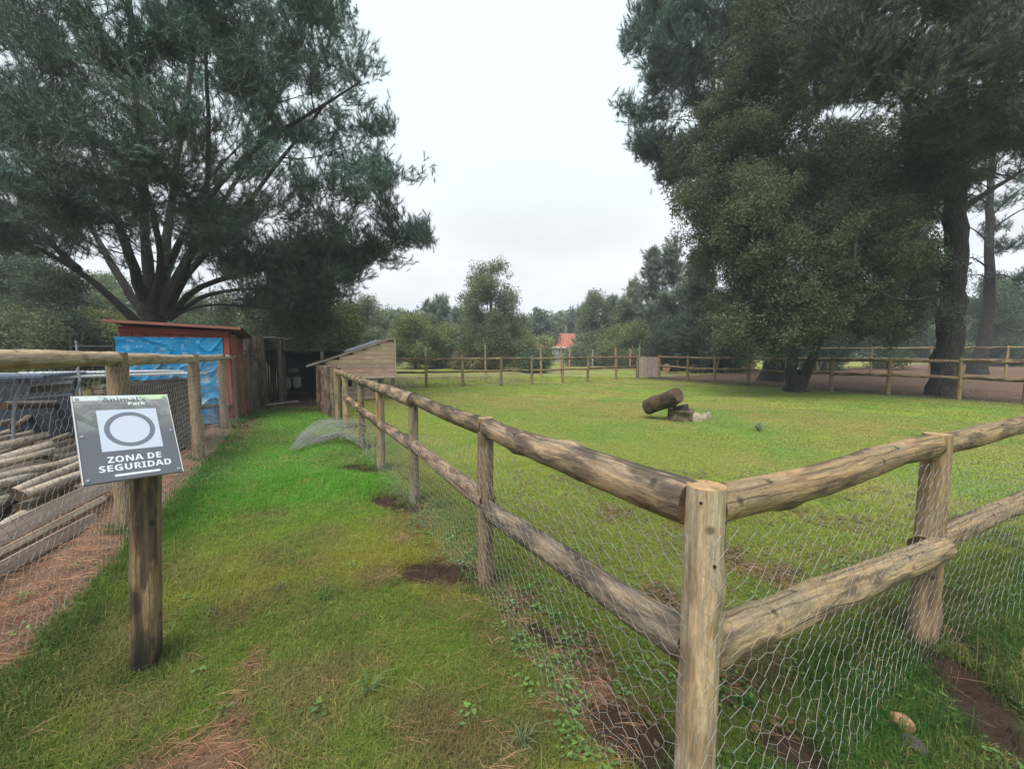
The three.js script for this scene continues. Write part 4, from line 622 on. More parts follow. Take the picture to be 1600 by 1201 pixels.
// pile of peeled poles: near end (px, py, depth) to far end
{
  const LG = [
    [30, 776, 3.9, 172, 724, 5.0, 0.058, 'lowest pale pole with a hollow dark near end, beside the sign'], [22, 769, 4.0, 165, 705, 5.1, 0.05, 'pole just above the lowest pale pole of the pile'],
    [-60, 775, 3.9, 128, 715, 5.0, 0.058, 'long pole under the three topmost ones'], [-80, 762, 3.9, 112, 722, 4.8, 0.05, 'fat pole ending right of the middle of the pile'], [-70, 745, 4.0, 84, 704, 4.9, 0.05, 'slender pole below the pale second one'],
    [-60, 738, 4.1, 78, 694, 5.0, 0.058, 'pale second pole from the top with a rounded far end'], [-70, 715, 4.2, 73, 678, 5.2, 0.055, 'topmost pale pole with a rounded far end'], [-60, 700, 4.5, 48, 677, 5.6, 0.06, 'thick grey pole at the top left of the pile'],
    [-50, 690, 4.7, 28, 672, 5.9, 0.05, 'short looking pole at the very top left'], [45, 706, 4.9, 106, 680, 5.9, 0.048, 'pole showing its far half behind the topmost ones'], [60, 705, 4.9, 110, 690, 5.9, 0.048, 'second far pole behind the topmost ones'],
    [70, 712, 4.9, 126, 696, 5.8, 0.05, 'third far pole, touching the sign board from behind'], [80, 716, 4.8, 140, 706, 5.7, 0.045, 'fourth far pole, half hidden by the sign board'],
    [0, 838, 3.55, 46, 812, 4.0, 0.055, 'short stub of pole lying low by the long boards'], [10, 868, 3.5, 45, 838, 4.0, 0.035, 'thin stick lying on the needles by the long boards'], [28, 793, 3.9, 110, 778, 4.8, 0.05, 'shaded pole under the lowest pale pole'], [116, 765, 4.6, 175, 745, 5.2, 0.05, 'pole with a reddish broken end under the sign board'],
    [-20, 812, 3.8, 25, 790, 4.4, 0.06, 'dark pole in the shade at the bottom of the pile'], [-20, 800, 3.8, 30, 765, 4.5, 0.06, 'shaded pole behind the hollow ended ones'], [-10, 664, 5.6, 65, 648, 6.6, 0.05, 'thin branchy pole above the pile'], [6, 634, 5.4, 112, 628, 6.4, 0.06, 'dark brown log lying behind the pipe frame'], [20, 668, 5.5, 60, 640, 6.4, 0.045, 'dark forked pole behind the pile'],
    [-40, 730, 4.4, 60, 712, 5.3, 0.055, 'pole buried between the upper and middle poles'], [-40, 790, 4.1, 110, 742, 5.2, 0.055, 'pole buried between the middle and lower poles'],
  ];
  LG.forEach(([x0, y0, d0, x1, y1, d1, r, label], i) => {
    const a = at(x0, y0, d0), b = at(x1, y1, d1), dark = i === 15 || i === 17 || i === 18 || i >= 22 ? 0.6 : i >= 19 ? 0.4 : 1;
    if (a.y < r) a.y = r; if (b.y < r) b.y = r;
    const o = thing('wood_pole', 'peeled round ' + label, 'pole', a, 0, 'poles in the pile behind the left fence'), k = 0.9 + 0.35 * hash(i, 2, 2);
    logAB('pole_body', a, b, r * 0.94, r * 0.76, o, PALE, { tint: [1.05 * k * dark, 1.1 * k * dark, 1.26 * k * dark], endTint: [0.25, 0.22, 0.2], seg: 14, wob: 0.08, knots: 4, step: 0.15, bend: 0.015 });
  });
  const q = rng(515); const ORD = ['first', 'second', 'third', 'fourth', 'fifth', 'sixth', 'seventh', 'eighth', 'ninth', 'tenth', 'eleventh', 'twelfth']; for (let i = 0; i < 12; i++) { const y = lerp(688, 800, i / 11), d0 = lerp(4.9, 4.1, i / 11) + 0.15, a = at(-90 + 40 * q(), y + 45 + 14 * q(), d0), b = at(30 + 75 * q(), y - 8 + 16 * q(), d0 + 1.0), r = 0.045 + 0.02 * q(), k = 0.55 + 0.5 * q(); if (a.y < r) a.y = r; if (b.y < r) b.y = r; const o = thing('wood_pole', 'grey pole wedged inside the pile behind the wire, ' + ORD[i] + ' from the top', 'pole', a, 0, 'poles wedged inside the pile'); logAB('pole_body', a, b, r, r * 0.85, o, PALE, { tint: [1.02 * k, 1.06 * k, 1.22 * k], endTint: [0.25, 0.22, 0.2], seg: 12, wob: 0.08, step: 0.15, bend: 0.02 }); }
  // long boards on the needles along the fence
  const long = (a, b, h, tt, tint, label, name) => { const o = thing(name, label, 'board', a); boardAB('board', a, b, h, tt, M.plank, o, tint, V(-0.35, 1, 0.1), 0.004); };
  long(at(-60, 940, 2.9).setY(0.14), at(178, 768, 4.6).setY(0.16), 0.15, 0.05, [0.95, 0.8, 0.74], 'wide weathered board lying on edge along the foot of the left fence', 'long_board');
  long(at(-60, 985, 2.75).setY(0.09), at(165, 805, 4.2).setY(0.10), 0.05, 0.04, [1.2, 1.0, 0.8], 'thin pale lath between the wide board and the fence', 'lath');
  long(at(-60, 1010, 2.6).setY(0.05), at(150, 838, 3.8).setY(0.05), 0.10, 0.06, [0.75, 0.6, 0.52], 'brown beam half buried in needles nearest the netting', 'beam');
}
// ---------------------------------------------------------------- things beyond the paddock
{
  const d = 62, p = (px, py, dd = d) => at(px, py, dd), a = p(857, 560), b = p(925, 560), t = thing('farm_house', 'low grey house with a rusty red roof far behind the paddock', 'house', V(a.x, 0, a.z));
  const x0 = a.x, x1 = b.x, z0 = -d, z1 = -d - 6, y1 = p(860, 543).y, yr = p(860, 521, d + 3).y;
  for (const [q, r] of [[V(x0, 0, z0), V(x1, 0, z0)], [V(x0, 0, z1), V(x1, 0, z1)], [V(x0, 0, z0), V(x0, 0, z1)], [V(x1, 0, z0), V(x1, 0, z1)]]) boardAB('wall', up(q, y1 / 2), up(r, y1 / 2), y1, 0.12, M.plain, t, [0.20, 0.23, 0.26]);
  const roof = (za, zb, ya, yb) => { const m = new MB(), n = 34; for (let k = 0; k < n; k++) { const xa = lerp(x0 - 0.5, x1 + 0.5, k / n), xb = lerp(x0 - 0.5, x1 + 0.5, (k + 1) / n) - 0.02, c = mixc([0.42, 0.10, 0.06], [0.30, 0.12, 0.09], hash(k, za | 0, 3)), N = V(0, 1, 0), i = [V(xa, ya, za), V(xb, ya, za), V(xb, yb, zb), V(xa, yb, zb)].map((v) => m.vert(v.add(V(0, (k % 2) * 0.04, 0)), N, 0, 0, c)); m.tri(i[0], i[1], i[2]); m.tri(i[0], i[2], i[3]); } const g = m.geo(); g.computeVertexNormals(); wmesh('roof', g, std({ vertexColors: true, side: THREE.DoubleSide }), t); };
  roof(z0 + 0.5, (z0 + z1) / 2, y1, yr); roof(z1 - 0.5, (z0 + z1) / 2, y1, yr);
  boardAB('gutter', V(x0 - 0.5, y1 + 0.02, z0 + 0.56), V(x1 + 0.5, y1 + 0.02, z0 + 0.56), 0.14, 0.1, M.plain, t, [0.7, 0.7, 0.7]);
  for (const px of [868, 887]) { const c = p(px, 549); const w = boardAB('window', V(c.x - 0.45, c.y, z0 + 0.09), V(c.x + 0.45, c.y, z0 + 0.09), 0.85, 0.06, M.plain, t, [0.65, 0.68, 0.7]); boardAB('pane', V(c.x - 0.36, c.y, z0 + 0.135), V(c.x - 0.03, c.y, z0 + 0.135), 0.68, 0.03, M.plain, w, [0.35, 0.42, 0.46]); boardAB('pane', V(c.x + 0.03, c.y, z0 + 0.135), V(c.x + 0.36, c.y, z0 + 0.135), 0.68, 0.03, M.plain, w, [0.35, 0.42, 0.46]); }
  const c = p(890, 555); boardAB('door', V(c.x + 0.5, 0.95, z0 + 0.09), V(c.x + 1.3, 0.95, z0 + 0.09), 1.9, 0.06, M.plain, t, [0.06, 0.07, 0.09]);
  const sx = p(920, 552), s = thing('white_outbuilding', 'small white building corner right of the red roofed house', 'outbuilding', V(sx.x, 0, -50)); const s0 = at(918, 551, 50), s1 = at(927, 551, 50); boardAB('wall', V(s0.x, 1, -50), V(s1.x, 1, -50), 2.0, 1.4, M.plain, s, [0.6, 0.6, 0.58]); boardAB('roof', V(s0.x - 0.2, 2.08, -50), V(s1.x + 0.2, 2.08, -50), 0.12, 1.8, M.plain, s, [0.45, 0.45, 0.45]);
}
{ // orange yellow boards seen under the tree
  const d = 33, a = at(1163, 552, d), b = at(1181, 552, d), t = thing('board_screen', 'orange yellow board screen with a red brace, seen under the leafy tree', 'screen', V(a.x, 0, a.z));
  for (let i = 0; i < 6; i++) { const x = lerp(a.x, b.x, (i + 0.5) / 6); boardAB('board', V(x, 0, -d), V(x, 1.75, -d), 0.14, 0.03, M.plank, t, [1.4, 0.85, 0.3], V(1, 0, 0)); }
  for (const px of [1156, 1160]) { const q = at(px, 548, d); boardAB('post', V(q.x, 0, -d), V(q.x, 1.85, -d), 0.1, 0.1, M.plank, t, [1.2, 0.6, 0.4], V(1, 0, 0)); }
  boardAB('brace', at(1141, 562, d), at(1152, 549, d), 0.12, 0.08, M.plain, t, [0.45, 0.12, 0.07]);
}
// ---------------------------------------------------------------- trees
// shoot of long needles round +y (unit: metres)
function needleShoot(seed, n, len, w) {
  const q = rng(seed), m = new MB();
  for (let k = 0; k < n; k++) {
    const y = q() * 0.26, a = q() * 6.283, lean = 0.35 + q() * 0.75 * (1 - y), l = len * (0.7 + 0.5 * q()), d = V(Math.cos(a) * Math.sin(lean), Math.cos(lean), Math.sin(a) * Math.sin(lean)), s = V(-Math.sin(a), 0, Math.cos(a)).multiplyScalar(w / 2), b = V(0, y, 0), e = b.clone().addScaledVector(d, l).add(V(0, -0.02 * q(), 0)), c = 0.7 + 0.6 * q(), N = d.clone().multiplyScalar(0.3).add(V(Math.cos(a), 0.6, Math.sin(a))).normalize(), col = [c * (0.9 + 0.2 * q()), c, c];
    const i = [m.vert(b.clone().add(s), N, 0, 0, col), m.vert(b.clone().sub(s), N, 0, 0, col), m.vert(e, N, 0, 0, col)]; m.tri(...i);
  }
  m.tube([V(0, -0.05, 0), V(0, 0.24, 0)], [0.008, 0.004], 3, [0.9, 0.6, 0.5]);
  return trueNormals(m.geo());
}
function leafSpray(seed, n, size, spread, asp = 0.45) {
  const q = rng(seed), m = new MB();
  for (let k = 0; k < n; k++) {
    const p = V((q() - 0.5), (q() - 0.5), (q() - 0.5)); if (p.length() > 0.5) { k--; continue; } p.multiplyScalar(2 * spread);
    const d = V(q() - 0.5, q() - 0.75, q() - 0.5).normalize(), s = V(q() - 0.5, (q() - 0.5) * 0.6, q() - 0.5).cross(d).normalize(), l = size * (0.7 + 0.6 * q()), N = V(0, 0, 0).crossVectors(d, s).normalize(); if (N.y < 0) N.negate();
    const c = 0.75 + 0.5 * q(), col = [c * (0.9 + 0.25 * q()), c, c * 0.9], b = p, t = p.clone().addScaledVector(d, l), o = p.clone().addScaledVector(d, l * 0.45), h = s.clone().multiplyScalar(l * asp * 0.5);
    const i = [m.vert(b, N, 0, 0, col), m.vert(o.clone().add(h), N, 0, 0, col), m.vert(t, N, 0, 0, col), m.vert(o.clone().sub(h), N, 0, 0, col)]; m.tri(i[0], i[1], i[2]); m.tri(i[0], i[2], i[3]);
  }
  return trueNormals(m.geo());
}
const SHOOT = [needleShoot(1, 34, 0.20, 0.010), needleShoot(2, 34, 0.17, 0.011)];
const SHOOT_FAR = [needleShoot(3, 22, 0.26, 0.026), needleShoot(4, 22, 0.22, 0.028)];
const LEAF = [leafSpray(11, 26, 0.085, 0.2), leafSpray(12, 26, 0.075, 0.2)];
const LEAF_FAR = [leafSpray(13, 30, 0.17, 0.36, 0.6), leafSpray(14, 30, 0.15, 0.34, 0.6)];
const LEAF_FINE = [leafSpray(15, 46, 0.11, 0.34, 0.5), leafSpray(16, 46, 0.1, 0.32, 0.5)];
function polySpan(poly, y) { let a = 1e9, b = -1e9; for (let i = 0; i < poly.length; i++) { const [x0, y0] = poly[i], [x1, y1] = poly[(i + 1) % poly.length]; if ((y0 - y) * (y1 - y) <= 0 && y0 !== y1) { const x = x0 + ((y - y0) / (y1 - y0)) * (x1 - x0); a = Math.min(a, x); b = Math.max(b, x); } } return a < b ? [a, b] : null; }
function inPoly(poly, x, y) { let c = false; for (let i = 0, j = poly.length - 1; i < poly.length; j = i++) { const [xi, yi] = poly[i], [xj, yj] = poly[j]; if ((yi > y) !== (yj > y) && x < ((xj - xi) * (y - yi)) / (yj - yi) + xi) c = !c; } return c; }
/* tree: base pixel + depth; stems as lists of [px, py, ddepth]; crown outline poly (px) with a half depth in metres;
   n sprays, each with `per` shoots along `len` metres */
function tree(o) {
  const q = rng(o.seed), d = o.depth, base = at(o.px, 548, d); base.y = 0;
  const t = thing(o.name, o.label, o.cat ?? 'tree', base, 0, o.group), S = new MB(), Bm = new MB(), nodes = [];
  const loc = (px, py, dd) => at(px, py, d + dd).sub(base);
  for (const s of o.stems) {
    const pts = s.p.map(([x, y, dd]) => y === null ? V((x - o.px) / 660 * d, -0.1, dd) : loc(x, y, -dd)); if (pts[0].y > 0 && s.root) pts[0].y = -0.1;
    const cur = pts.length > 2 ? new THREE.CatmullRomCurve3(pts, false, 'centripetal') : new THREE.LineCurve3(pts[0], pts[1]), n = s.n ?? 14, cp = cur.getPoints(n), rad = cp.map((_, i) => { const f = i / n; return lerp(s.r0, s.r1, Math.pow(f, 0.7)) * (o.thin ?? 1) * (s.root ? 1 + (s.fl ?? 0.5) * Math.exp(-f * n * 1.4 * (s.flare ?? 1)) : 1); });
    for (let i = 1; i < n; i++) cp[i].add(V((q() - 0.5), (q() - 0.5) * 0.4, (q() - 0.5)).multiplyScalar(rad[i] * 0.5));
    S.tube(cp, rad, s.seg ?? 9, [1, 1, 1], 0.12, 3, 0.6);
    cp.forEach((p, i) => { if (i / n >= (s.from ?? 0.15)) nodes.push([p, rad[i]]); });
  }
  mesh('trunk', S.geo(), o.bark ?? M.bark, t);
  const mats = [[], []], cols = [[], []], mtx = new THREE.Matrix4(), quat = new THREE.Quaternion(), UP = V(0, 1, 0), polys = o.crown;
  const target = (T, tip, extra) => {
    let bi = null, bd = 1e9; for (const [p, r] of nodes) { const dd = p.distanceTo(T) + 0.8 * Math.max(0, p.y - T.y + 0.2); if (dd < bd) { bd = dd; bi = [p, r]; } }
    const P0 = bi[0], D = V(0, 0, 0).subVectors(T, P0), L = D.length(), mid = P0.clone().lerp(T, 0.5).add(V((q() - 0.5) * L * 0.2, (o.sag ?? -0.06) * L, (q() - 0.5) * L * 0.2)), tipv = T.clone().add(V(0, (o.lift ?? 0.12) * Math.min(L, 1.2), 0));
    const cp = new THREE.QuadraticBezierCurve3(P0, mid, tipv).getPoints(6), r0 = Math.min(bi[1] * 0.5, 0.012 + 0.010 * L) * (o.twig ?? 1);
    if (L > 0.3) { Bm.tube(cp, cp.map((_, i) => lerp(r0, 0.006 * (o.twig ?? 1), i / 6)), 4, [0.9, 0.85, 0.8], 0, 1, 1); if (L > 1.2) nodes.push([cp[4], r0 * 0.5]); if (L > 2.2) nodes.push([cp[2], r0 * 0.8]); }
    const dir = V(0, 0, 0).subVectors(tipv, cp[4]).normalize(), light = 0.8 + 0.4 * q(), hue = q(), len = o.len * (0.7 + 0.6 * q());
    for (let k = 0; k < o.per; k++) {
      const f = q(), pos = tipv.clone().addScaledVector(dir, -len * f), sp = o.spread * (0.35 + 0.65 * Math.sin(Math.PI * (0.25 + 0.7 * f)));
      pos.add(V((q() - 0.5) * 2 * sp, (q() - 0.5) * 1.3 * sp - (o.droop ?? 0) * q() * sp, (q() - 0.5) * 2 * sp));
      const dd = dir.clone().multiplyScalar(0.6).add(V((q() - 0.5) * 1.5, (q() - 0.2) * (o.upness ?? 1.0), (q() - 0.5) * 1.5)).normalize(), v = q() < 0.5 ? 0 : 1, sc = o.scale * (0.7 + 0.6 * q());
      quat.setFromUnitVectors(UP, dd); mtx.compose(pos, quat, V(sc, sc, sc)); mats[v].push(...mtx.elements);
      const c = mixc(o.colA, o.colB, clamp(hue * 0.7 + q() * 0.3)), l = light * (0.85 + 0.3 * q()); cols[v].push(c[0] * l, c[1] * l, c[2] * l);
    }
  };
  // clumps: centres first, then sprays round them, so that gaps stay between
  for (const cr of polys) {
    let x0 = 1e9, x1 = -1e9, y0 = 1e9, y1 = -1e9; for (const [x, y] of cr.poly) { x0 = Math.min(x0, x); x1 = Math.max(x1, x); y0 = Math.min(y0, y); y1 = Math.max(y1, y); }
    const cl = [], per = cr.per ?? 5, want = Math.ceil(cr.n / per); let guard = 0;
    while (cl.length < want && guard++ < 20000) { let x, y, best = -1; for (let c = 0; c < 5; c++) { let cx, cy, g2 = 0; do { cx = lerp(x0, x1, q()); cy = lerp(y0, y1, q()); } while (!inPoly(cr.poly, cx, cy) && g2++ < 200); let md2 = 1e9; for (const e of cl) md2 = Math.min(md2, (e[0] - cx) ** 2 + (e[1] - cy) ** 2); md2 *= 0.4 + q(); if (md2 > best) { best = md2; x = cx; y = cy; } } const [a, b] = polySpan(cr.poly, y), rel = clamp(Math.abs((x - (a + b) / 2) / ((b - a) / 2 + 1e-6))); const hd = (cr.hd ?? o.hd) * Math.min(1, ((b - a) / 2) * d / 660 / (cr.hd ?? o.hd) + 0.25) * Math.sqrt(1 - rel * rel * 0.9); cl.push([x, y, (Math.cbrt(q() * 2 - 1)) * hd + (cr.dd ?? 0)]); }
    for (const [x, y, dd] of cl) for (let k = 0; k < per; k++) { const g = () => (q() + q() + q() - 1.5) * 1.1, T = loc(x, y, -dd).add(V(g() * o.clump * 1.2, g() * o.clump * 0.55, g() * o.clump)); target(T); }
  }
  for (const [x, y, dd] of o.tips ?? []) target(loc(x, y, -(dd ?? 0)));
  if (Bm.p.length) mesh('branches', Bm.geo(), o.bark ?? M.bark, t);
  for (const v of [0, 1]) {
    const n = cols[v].length / 3, im = new THREE.InstancedMesh(o.geo[v], o.mat, n); im.name = 'crown'; im.instanceMatrix = new THREE.InstancedBufferAttribute(new Float32Array(mats[v]), 16); im.instanceColor = new THREE.InstancedBufferAttribute(new Float32Array(cols[v]), 3); im.castShadow = im.receiveShadow = true; tag(im, null, null, null, 'stuff'); t.add(im);
  }
  return t;
}
const PINE = { geo: SHOOT, mat: M.needle, colA: [0.05, 0.10, 0.085], colB: [0.09, 0.15, 0.11], len: 1.0, spread: 0.42, per: 34, scale: 1.0, clump: 0.95, upness: 1.3 };
// big many stemmed pine on the left
tree({ ...PINE, name: 'pine_tree', label: 'huge dark many stemmed pine rising behind the red shed', seed: 101, px: 238, depth: 16, hd: 7, lift: 0.25, thin: 0.56,
  stems: [
    { root: 1, flare: 0.6, r0: 0.75, r1: 0.55, seg: 16, n: 6, from: 2, p: [[238, null, 0], [238, 500, 0], [236, 455, 0]] },
    { r0: 0.30, r1: 0.05, p: [[215, 505, 0], [160, 452, 0.5], [100, 410, 1], [50, 385, 1.5], [-20, 365, 2]] }, { r0: 0.26, r1: 0.05, p: [[120, 420, 0.9], [95, 395, 0.6], [40, 340, 0.4], [-30, 300, 0.2]] },
    { r0: 0.36, r1: 0.06, p: [[225, 490, 0], [190, 440, -1], [150, 370, -2], [95, 270, -3], [30, 150, -3.5]] }, { r0: 0.38, r1: 0.07, p: [[230, 480, 0], [205, 410, 1], [175, 320, 2], [130, 190, 3], [90, 40, 3.5]] },
    { r0: 0.42, r1: 0.09, p: [[238, 475, 0], [228, 390, 0], [222, 260, 0.4], [208, 110, 0.6], [200, -90, 0.6]] }, { r0: 0.40, r1: 0.09, p: [[246, 480, 0], [258, 390, -0.8], [275, 260, -1.6], [300, 100, -2], [318, -80, -2.2]] },
    { r0: 0.22, r1: 0.06, p: [[255, 480, 0], [290, 420, 1.6], [318, 340, 2.4], [326, 210, 2.8], [322, 90, 3], [330, -40, 3]] }, { r0: 0.30, r1: 0.06, p: [[255, 490, 0], [300, 420, 0.5], [360, 350, 1], [430, 260, 1.2], [510, 160, 1.2]] },
    { r0: 0.30, r1: 0.05, p: [[250, 480, 0], [300, 390, -1], [370, 280, -2], [440, 140, -2.5], [490, 0, -2.5]] }, { r0: 0.24, r1: 0.04, p: [[262, 495, 0], [310, 450, 0.2], [390, 425, 0.6], [480, 405, 0.8], [560, 390, 0.8], [650, 366, 0.8]] },
    { r0: 0.20, r1: 0.03, p: [[262, 500, 0], [320, 462, -0.6], [380, 452, -1.2], [440, 450, -1.6], [500, 440, -1.6]] }, { r0: 0.10, r1: 0.025, p: [[275, 490, 0], [330, 476, 1], [400, 480, 1.5], [450, 488, 1.6]] },
    { r0: 0.28, r1: 0.05, p: [[240, 470, 0], [250, 400, 2.5], [230, 300, 4.5], [180, 180, 5.5]] }, { r0: 0.28, r1: 0.05, p: [[245, 470, 0], [280, 380, -2.5], [320, 290, -4.5], [400, 200, -5.5]] },
    { r0: 0.22, r1: 0.04, p: [[250, 440, 0], [310, 330, 3], [400, 230, 4], [480, 180, 4.2], [560, 130, 4]] },
  ],
  crown: [
    { n: 930, poly: [[-120, -160], [540, -160], [535, -10], [520, 40], [545, 60], [520, 110], [578, 118], [560, 160], [592, 185], [550, 215], [570, 260], [560, 285], [598, 262], [604, 290], [560, 330], [520, 350], [470, 370], [430, 410], [370, 410], [340, 385], [300, 370], [250, 375], [190, 365], [120, 370], [60, 350], [-120, 350]] },
    { n: 110, poly: [[450, 385], [520, 375], [600, 372], [655, 358], [640, 390], [560, 408], [520, 425], [460, 430]], hd: 1.5, per: 5 },
    { n: 64, poly: [[380, 400], [470, 400], [540, 420], [520, 470], [460, 500], [430, 470], [390, 440]], hd: 2.5 },
    { n: 80, poly: [[-80, 330], [60, 320], [110, 350], [60, 380], [-80, 400]], hd: 3 },
    { n: 50, poly: [[290, 330], [400, 330], [400, 420], [350, 440], [300, 400]], hd: 3 },
  ], tips: [[600, 185], [606, 270], [600, 262], [590, 125], [580, 110], [545, 25], [540, 50], [590, 300], [655, 360], [646, 366], [632, 372], [560, 345], [598, 195], [575, 205]].map(([x, y]) => [x, y, 0.5]) });
// leafy tree in front on the right
const MAITEN = { geo: LEAF, mat: M.leaf, colA: [0.055, 0.085, 0.045], colB: [0.12, 0.15, 0.082], len: 1.5, spread: 0.36, per: 22, scale: 1.05, clump: 0.75, droop: 1.6, lift: -0.15, sag: 0.12, upness: 0.4 };
tree({ ...MAITEN, name: 'leafy_tree', label: 'broad leafy tree with a forked dark trunk at the paddock fence', seed: 202, px: 1245, depth: 16.6, hd: 4.2,
  stems: [
    { root: 1, r0: 0.34, r1: 0.30, seg: 12, n: 6, from: 2, p: [[1245, null, 0], [1245, 596, 0], [1241, 585, 0]] }, { r0: 0.27, r1: 0.17, n: 8, p: [[1240, 606, 0], [1236, 570, 0], [1235, 520, 0]] , from: 0.8 }, { r0: 0.21, r1: 0.14, n: 8, p: [[1252, 604, 0], [1262, 575, 0.1], [1280, 535, 0.3], [1290, 500, 0.4]], from: 0.8 },
    { r0: 0.17, r1: 0.03, p: [[1235, 525, 0], [1225, 420, 0.5], [1210, 280, 0.4], [1200, 120, 0], [1215, 10, 0]] }, { r0: 0.13, r1: 0.02, p: [[1235, 530, 0], [1180, 450, 1], [1120, 370, 1.4], [1080, 300, 1.4]] }, { r0: 0.14, r1: 0.02, p: [[1290, 500, 0.4], [1320, 400, 1], [1350, 300, 1.6], [1360, 220, 1.6]] },
    { r0: 0.12, r1: 0.02, p: [[1235, 520, 0], [1200, 470, -1.5], [1160, 360, -2.5], [1130, 240, -2.5]] }, { r0: 0.12, r1: 0.02, p: [[1288, 510, 0.4], [1300, 430, 2.5], [1290, 340, 3.4]] }, { r0: 0.1, r1: 0.02, p: [[1290, 505, 0.4], [1350, 470, 1], [1410, 440, 1.5]] }, { r0: 0.1, r1: 0.02, p: [[1236, 530, 0], [1190, 510, 2], [1140, 500, 2.8]] },
  ],
  crown: [
    { n: 70, poly: [[1400, 250], [1460, 260], [1470, 400], [1455, 470], [1400, 470], [1390, 350]], hd: 2, dd: -1.5 },
    { n: 600, per: 4, poly: [[1130, 300], [1180, 290], [1250, 330], [1330, 280], [1420, 330], [1450, 440], [1440, 490], [1380, 510], [1290, 522], [1220, 520], [1175, 505], [1150, 480], [1145, 430], [1120, 380]], hd: 4 },
    { n: 230, per: 4, poly: [[1075, 300], [1090, 255], [1130, 220], [1180, 225], [1230, 250], [1250, 330], [1160, 360], [1110, 340], [1085, 325]], hd: 3 },
    { n: 120, poly: [[1110, 160], [1150, 120], [1230, 110], [1250, 160], [1200, 200], [1130, 205], [1100, 185]], hd: 2.4 },
    { n: 110, poly: [[1150, 40], [1180, -20], [1260, -30], [1270, 60], [1220, 110], [1150, 100]], hd: 2 }, { n: 120, poly: [[1280, 230], [1350, 200], [1410, 230], [1420, 300], [1340, 320], [1280, 290]], hd: 2.5 },
  ] });
// pines behind it
tree({ ...PINE, name: 'pine_tree', label: 'tall dark pine behind the leafy tree, its edge against the sky', seed: 303, px: 1212, depth: 22.5, hd: 5, scale: 1.35, spread: 0.5, len: 1.2,
  stems: [{ root: 1, r0: 0.52, r1: 0.2, seg: 14, n: 24, from: 0.45, flare: 0.3, p: [[1212, null, 0], [1210, 480, 0], [1204, 250, 0], [1195, 0, 0], [1190, -220, 0]] }, { r0: 0.16, r1: 0.03, p: [[1206, 290, 0], [1130, 260, 0.6], [1060, 240, 1], [1000, 225, 1]] }, { r0: 0.16, r1: 0.03, p: [[1200, 160, 0], [1120, 120, 0.6], [1050, 80, 1], [990, 60, 1]] }, { r0: 0.14, r1: 0.03, p: [[1196, 60, 0], [1120, 20, -1], [1040, -30, -1.5], [1000, -40, -1.5]] }, { r0: 0.14, r1: 0.03, p: [[1206, 300, 0], [1260, 250, 2], [1330, 210, 3]] }],
  crown: [{ n: 620, poly: [[1000, -150], [1330, -150], [1330, 120], [1280, 170], [1200, 190], [1130, 160], [1110, 240], [1090, 275], [1050, 265], [1020, 235], [1040, 200], [1000, 170], [985, 110], [1010, 70], [990, 30], [1020, 0]] }, { n: 50, poly: [[990, 215], [1030, 215], [1070, 250], [1060, 290], [1020, 255]], hd: 1.5 }, { n: 130, poly: [[1240, 200], [1380, 200], [1400, 420], [1300, 440], [1250, 380]], hd: 3, dd: -1 }],
  tips: [[988, 18], [985, 75], [990, 95], [992, 220], [1003, 240], [986, 50], [996, 8], [1010, 250], [984, 90]].map(([x, y]) => [x, y, 0.5]) });
tree({ ...PINE, name: 'pine_tree', label: 'big pine with the thick furrowed trunk standing at the fence on the right', seed: 404, px: 1484, depth: 15.2, hd: 5, scale: 1.0, colA: [0.05, 0.074, 0.056], colB: [0.09, 0.115, 0.07],
  stems: [{ root: 1, r0: 0.42, r1: 0.2, seg: 18, n: 40, from: 0.4, fl: 0.35, flare: 1, p: [[1482, null, 0], [1486, 500, 0], [1492, 380, 0], [1494, 200, 0], [1500, 0, 0], [1500, -180, 0]] }, { r0: 0.12, r1: 0.05, p: [[1493, 300, 0], [1455, 260, 0.5], [1425, 190, 0.8], [1410, 110, 0.8], [1440, 40, 0.8], [1480, -20, 0.8]] }, { r0: 0.12, r1: 0.03, p: [[1410, 120, 0.8], [1395, 60, 0.6], [1370, 20, 0.6], [1330, -40, 0.6]] }, { r0: 0.1, r1: 0.03, p: [[1412, 140, 0.8], [1440, 90, 1.3], [1448, 70, 1.4]] }, { r0: 0.14, r1: 0.03, p: [[1494, 260, 0], [1540, 200, 1], [1600, 150, 1.6], [1660, 100, 2]] }, { r0: 0.14, r1: 0.03, p: [[1494, 330, 0], [1560, 290, -0.5], [1640, 240, -1]] }, { r0: 0.14, r1: 0.03, p: [[1494, 200, 0], [1420, 150, 3], [1340, 110, 4]] }],
  crown: [{ n: 560, poly: [[1290, -140], [1700, -140], [1700, 170], [1600, 180], [1540, 150], [1470, 160], [1420, 140], [1370, 150], [1300, 135], [1270, 80]] }, { n: 190, poly: [[1430, 170], [1600, 170], [1680, 180], [1680, 270], [1600, 230], [1540, 260], [1450, 240]], hd: 3.5 }, { n: 80, poly: [[1400, 200], [1460, 220], [1450, 330], [1400, 330]], hd: 2 }] });
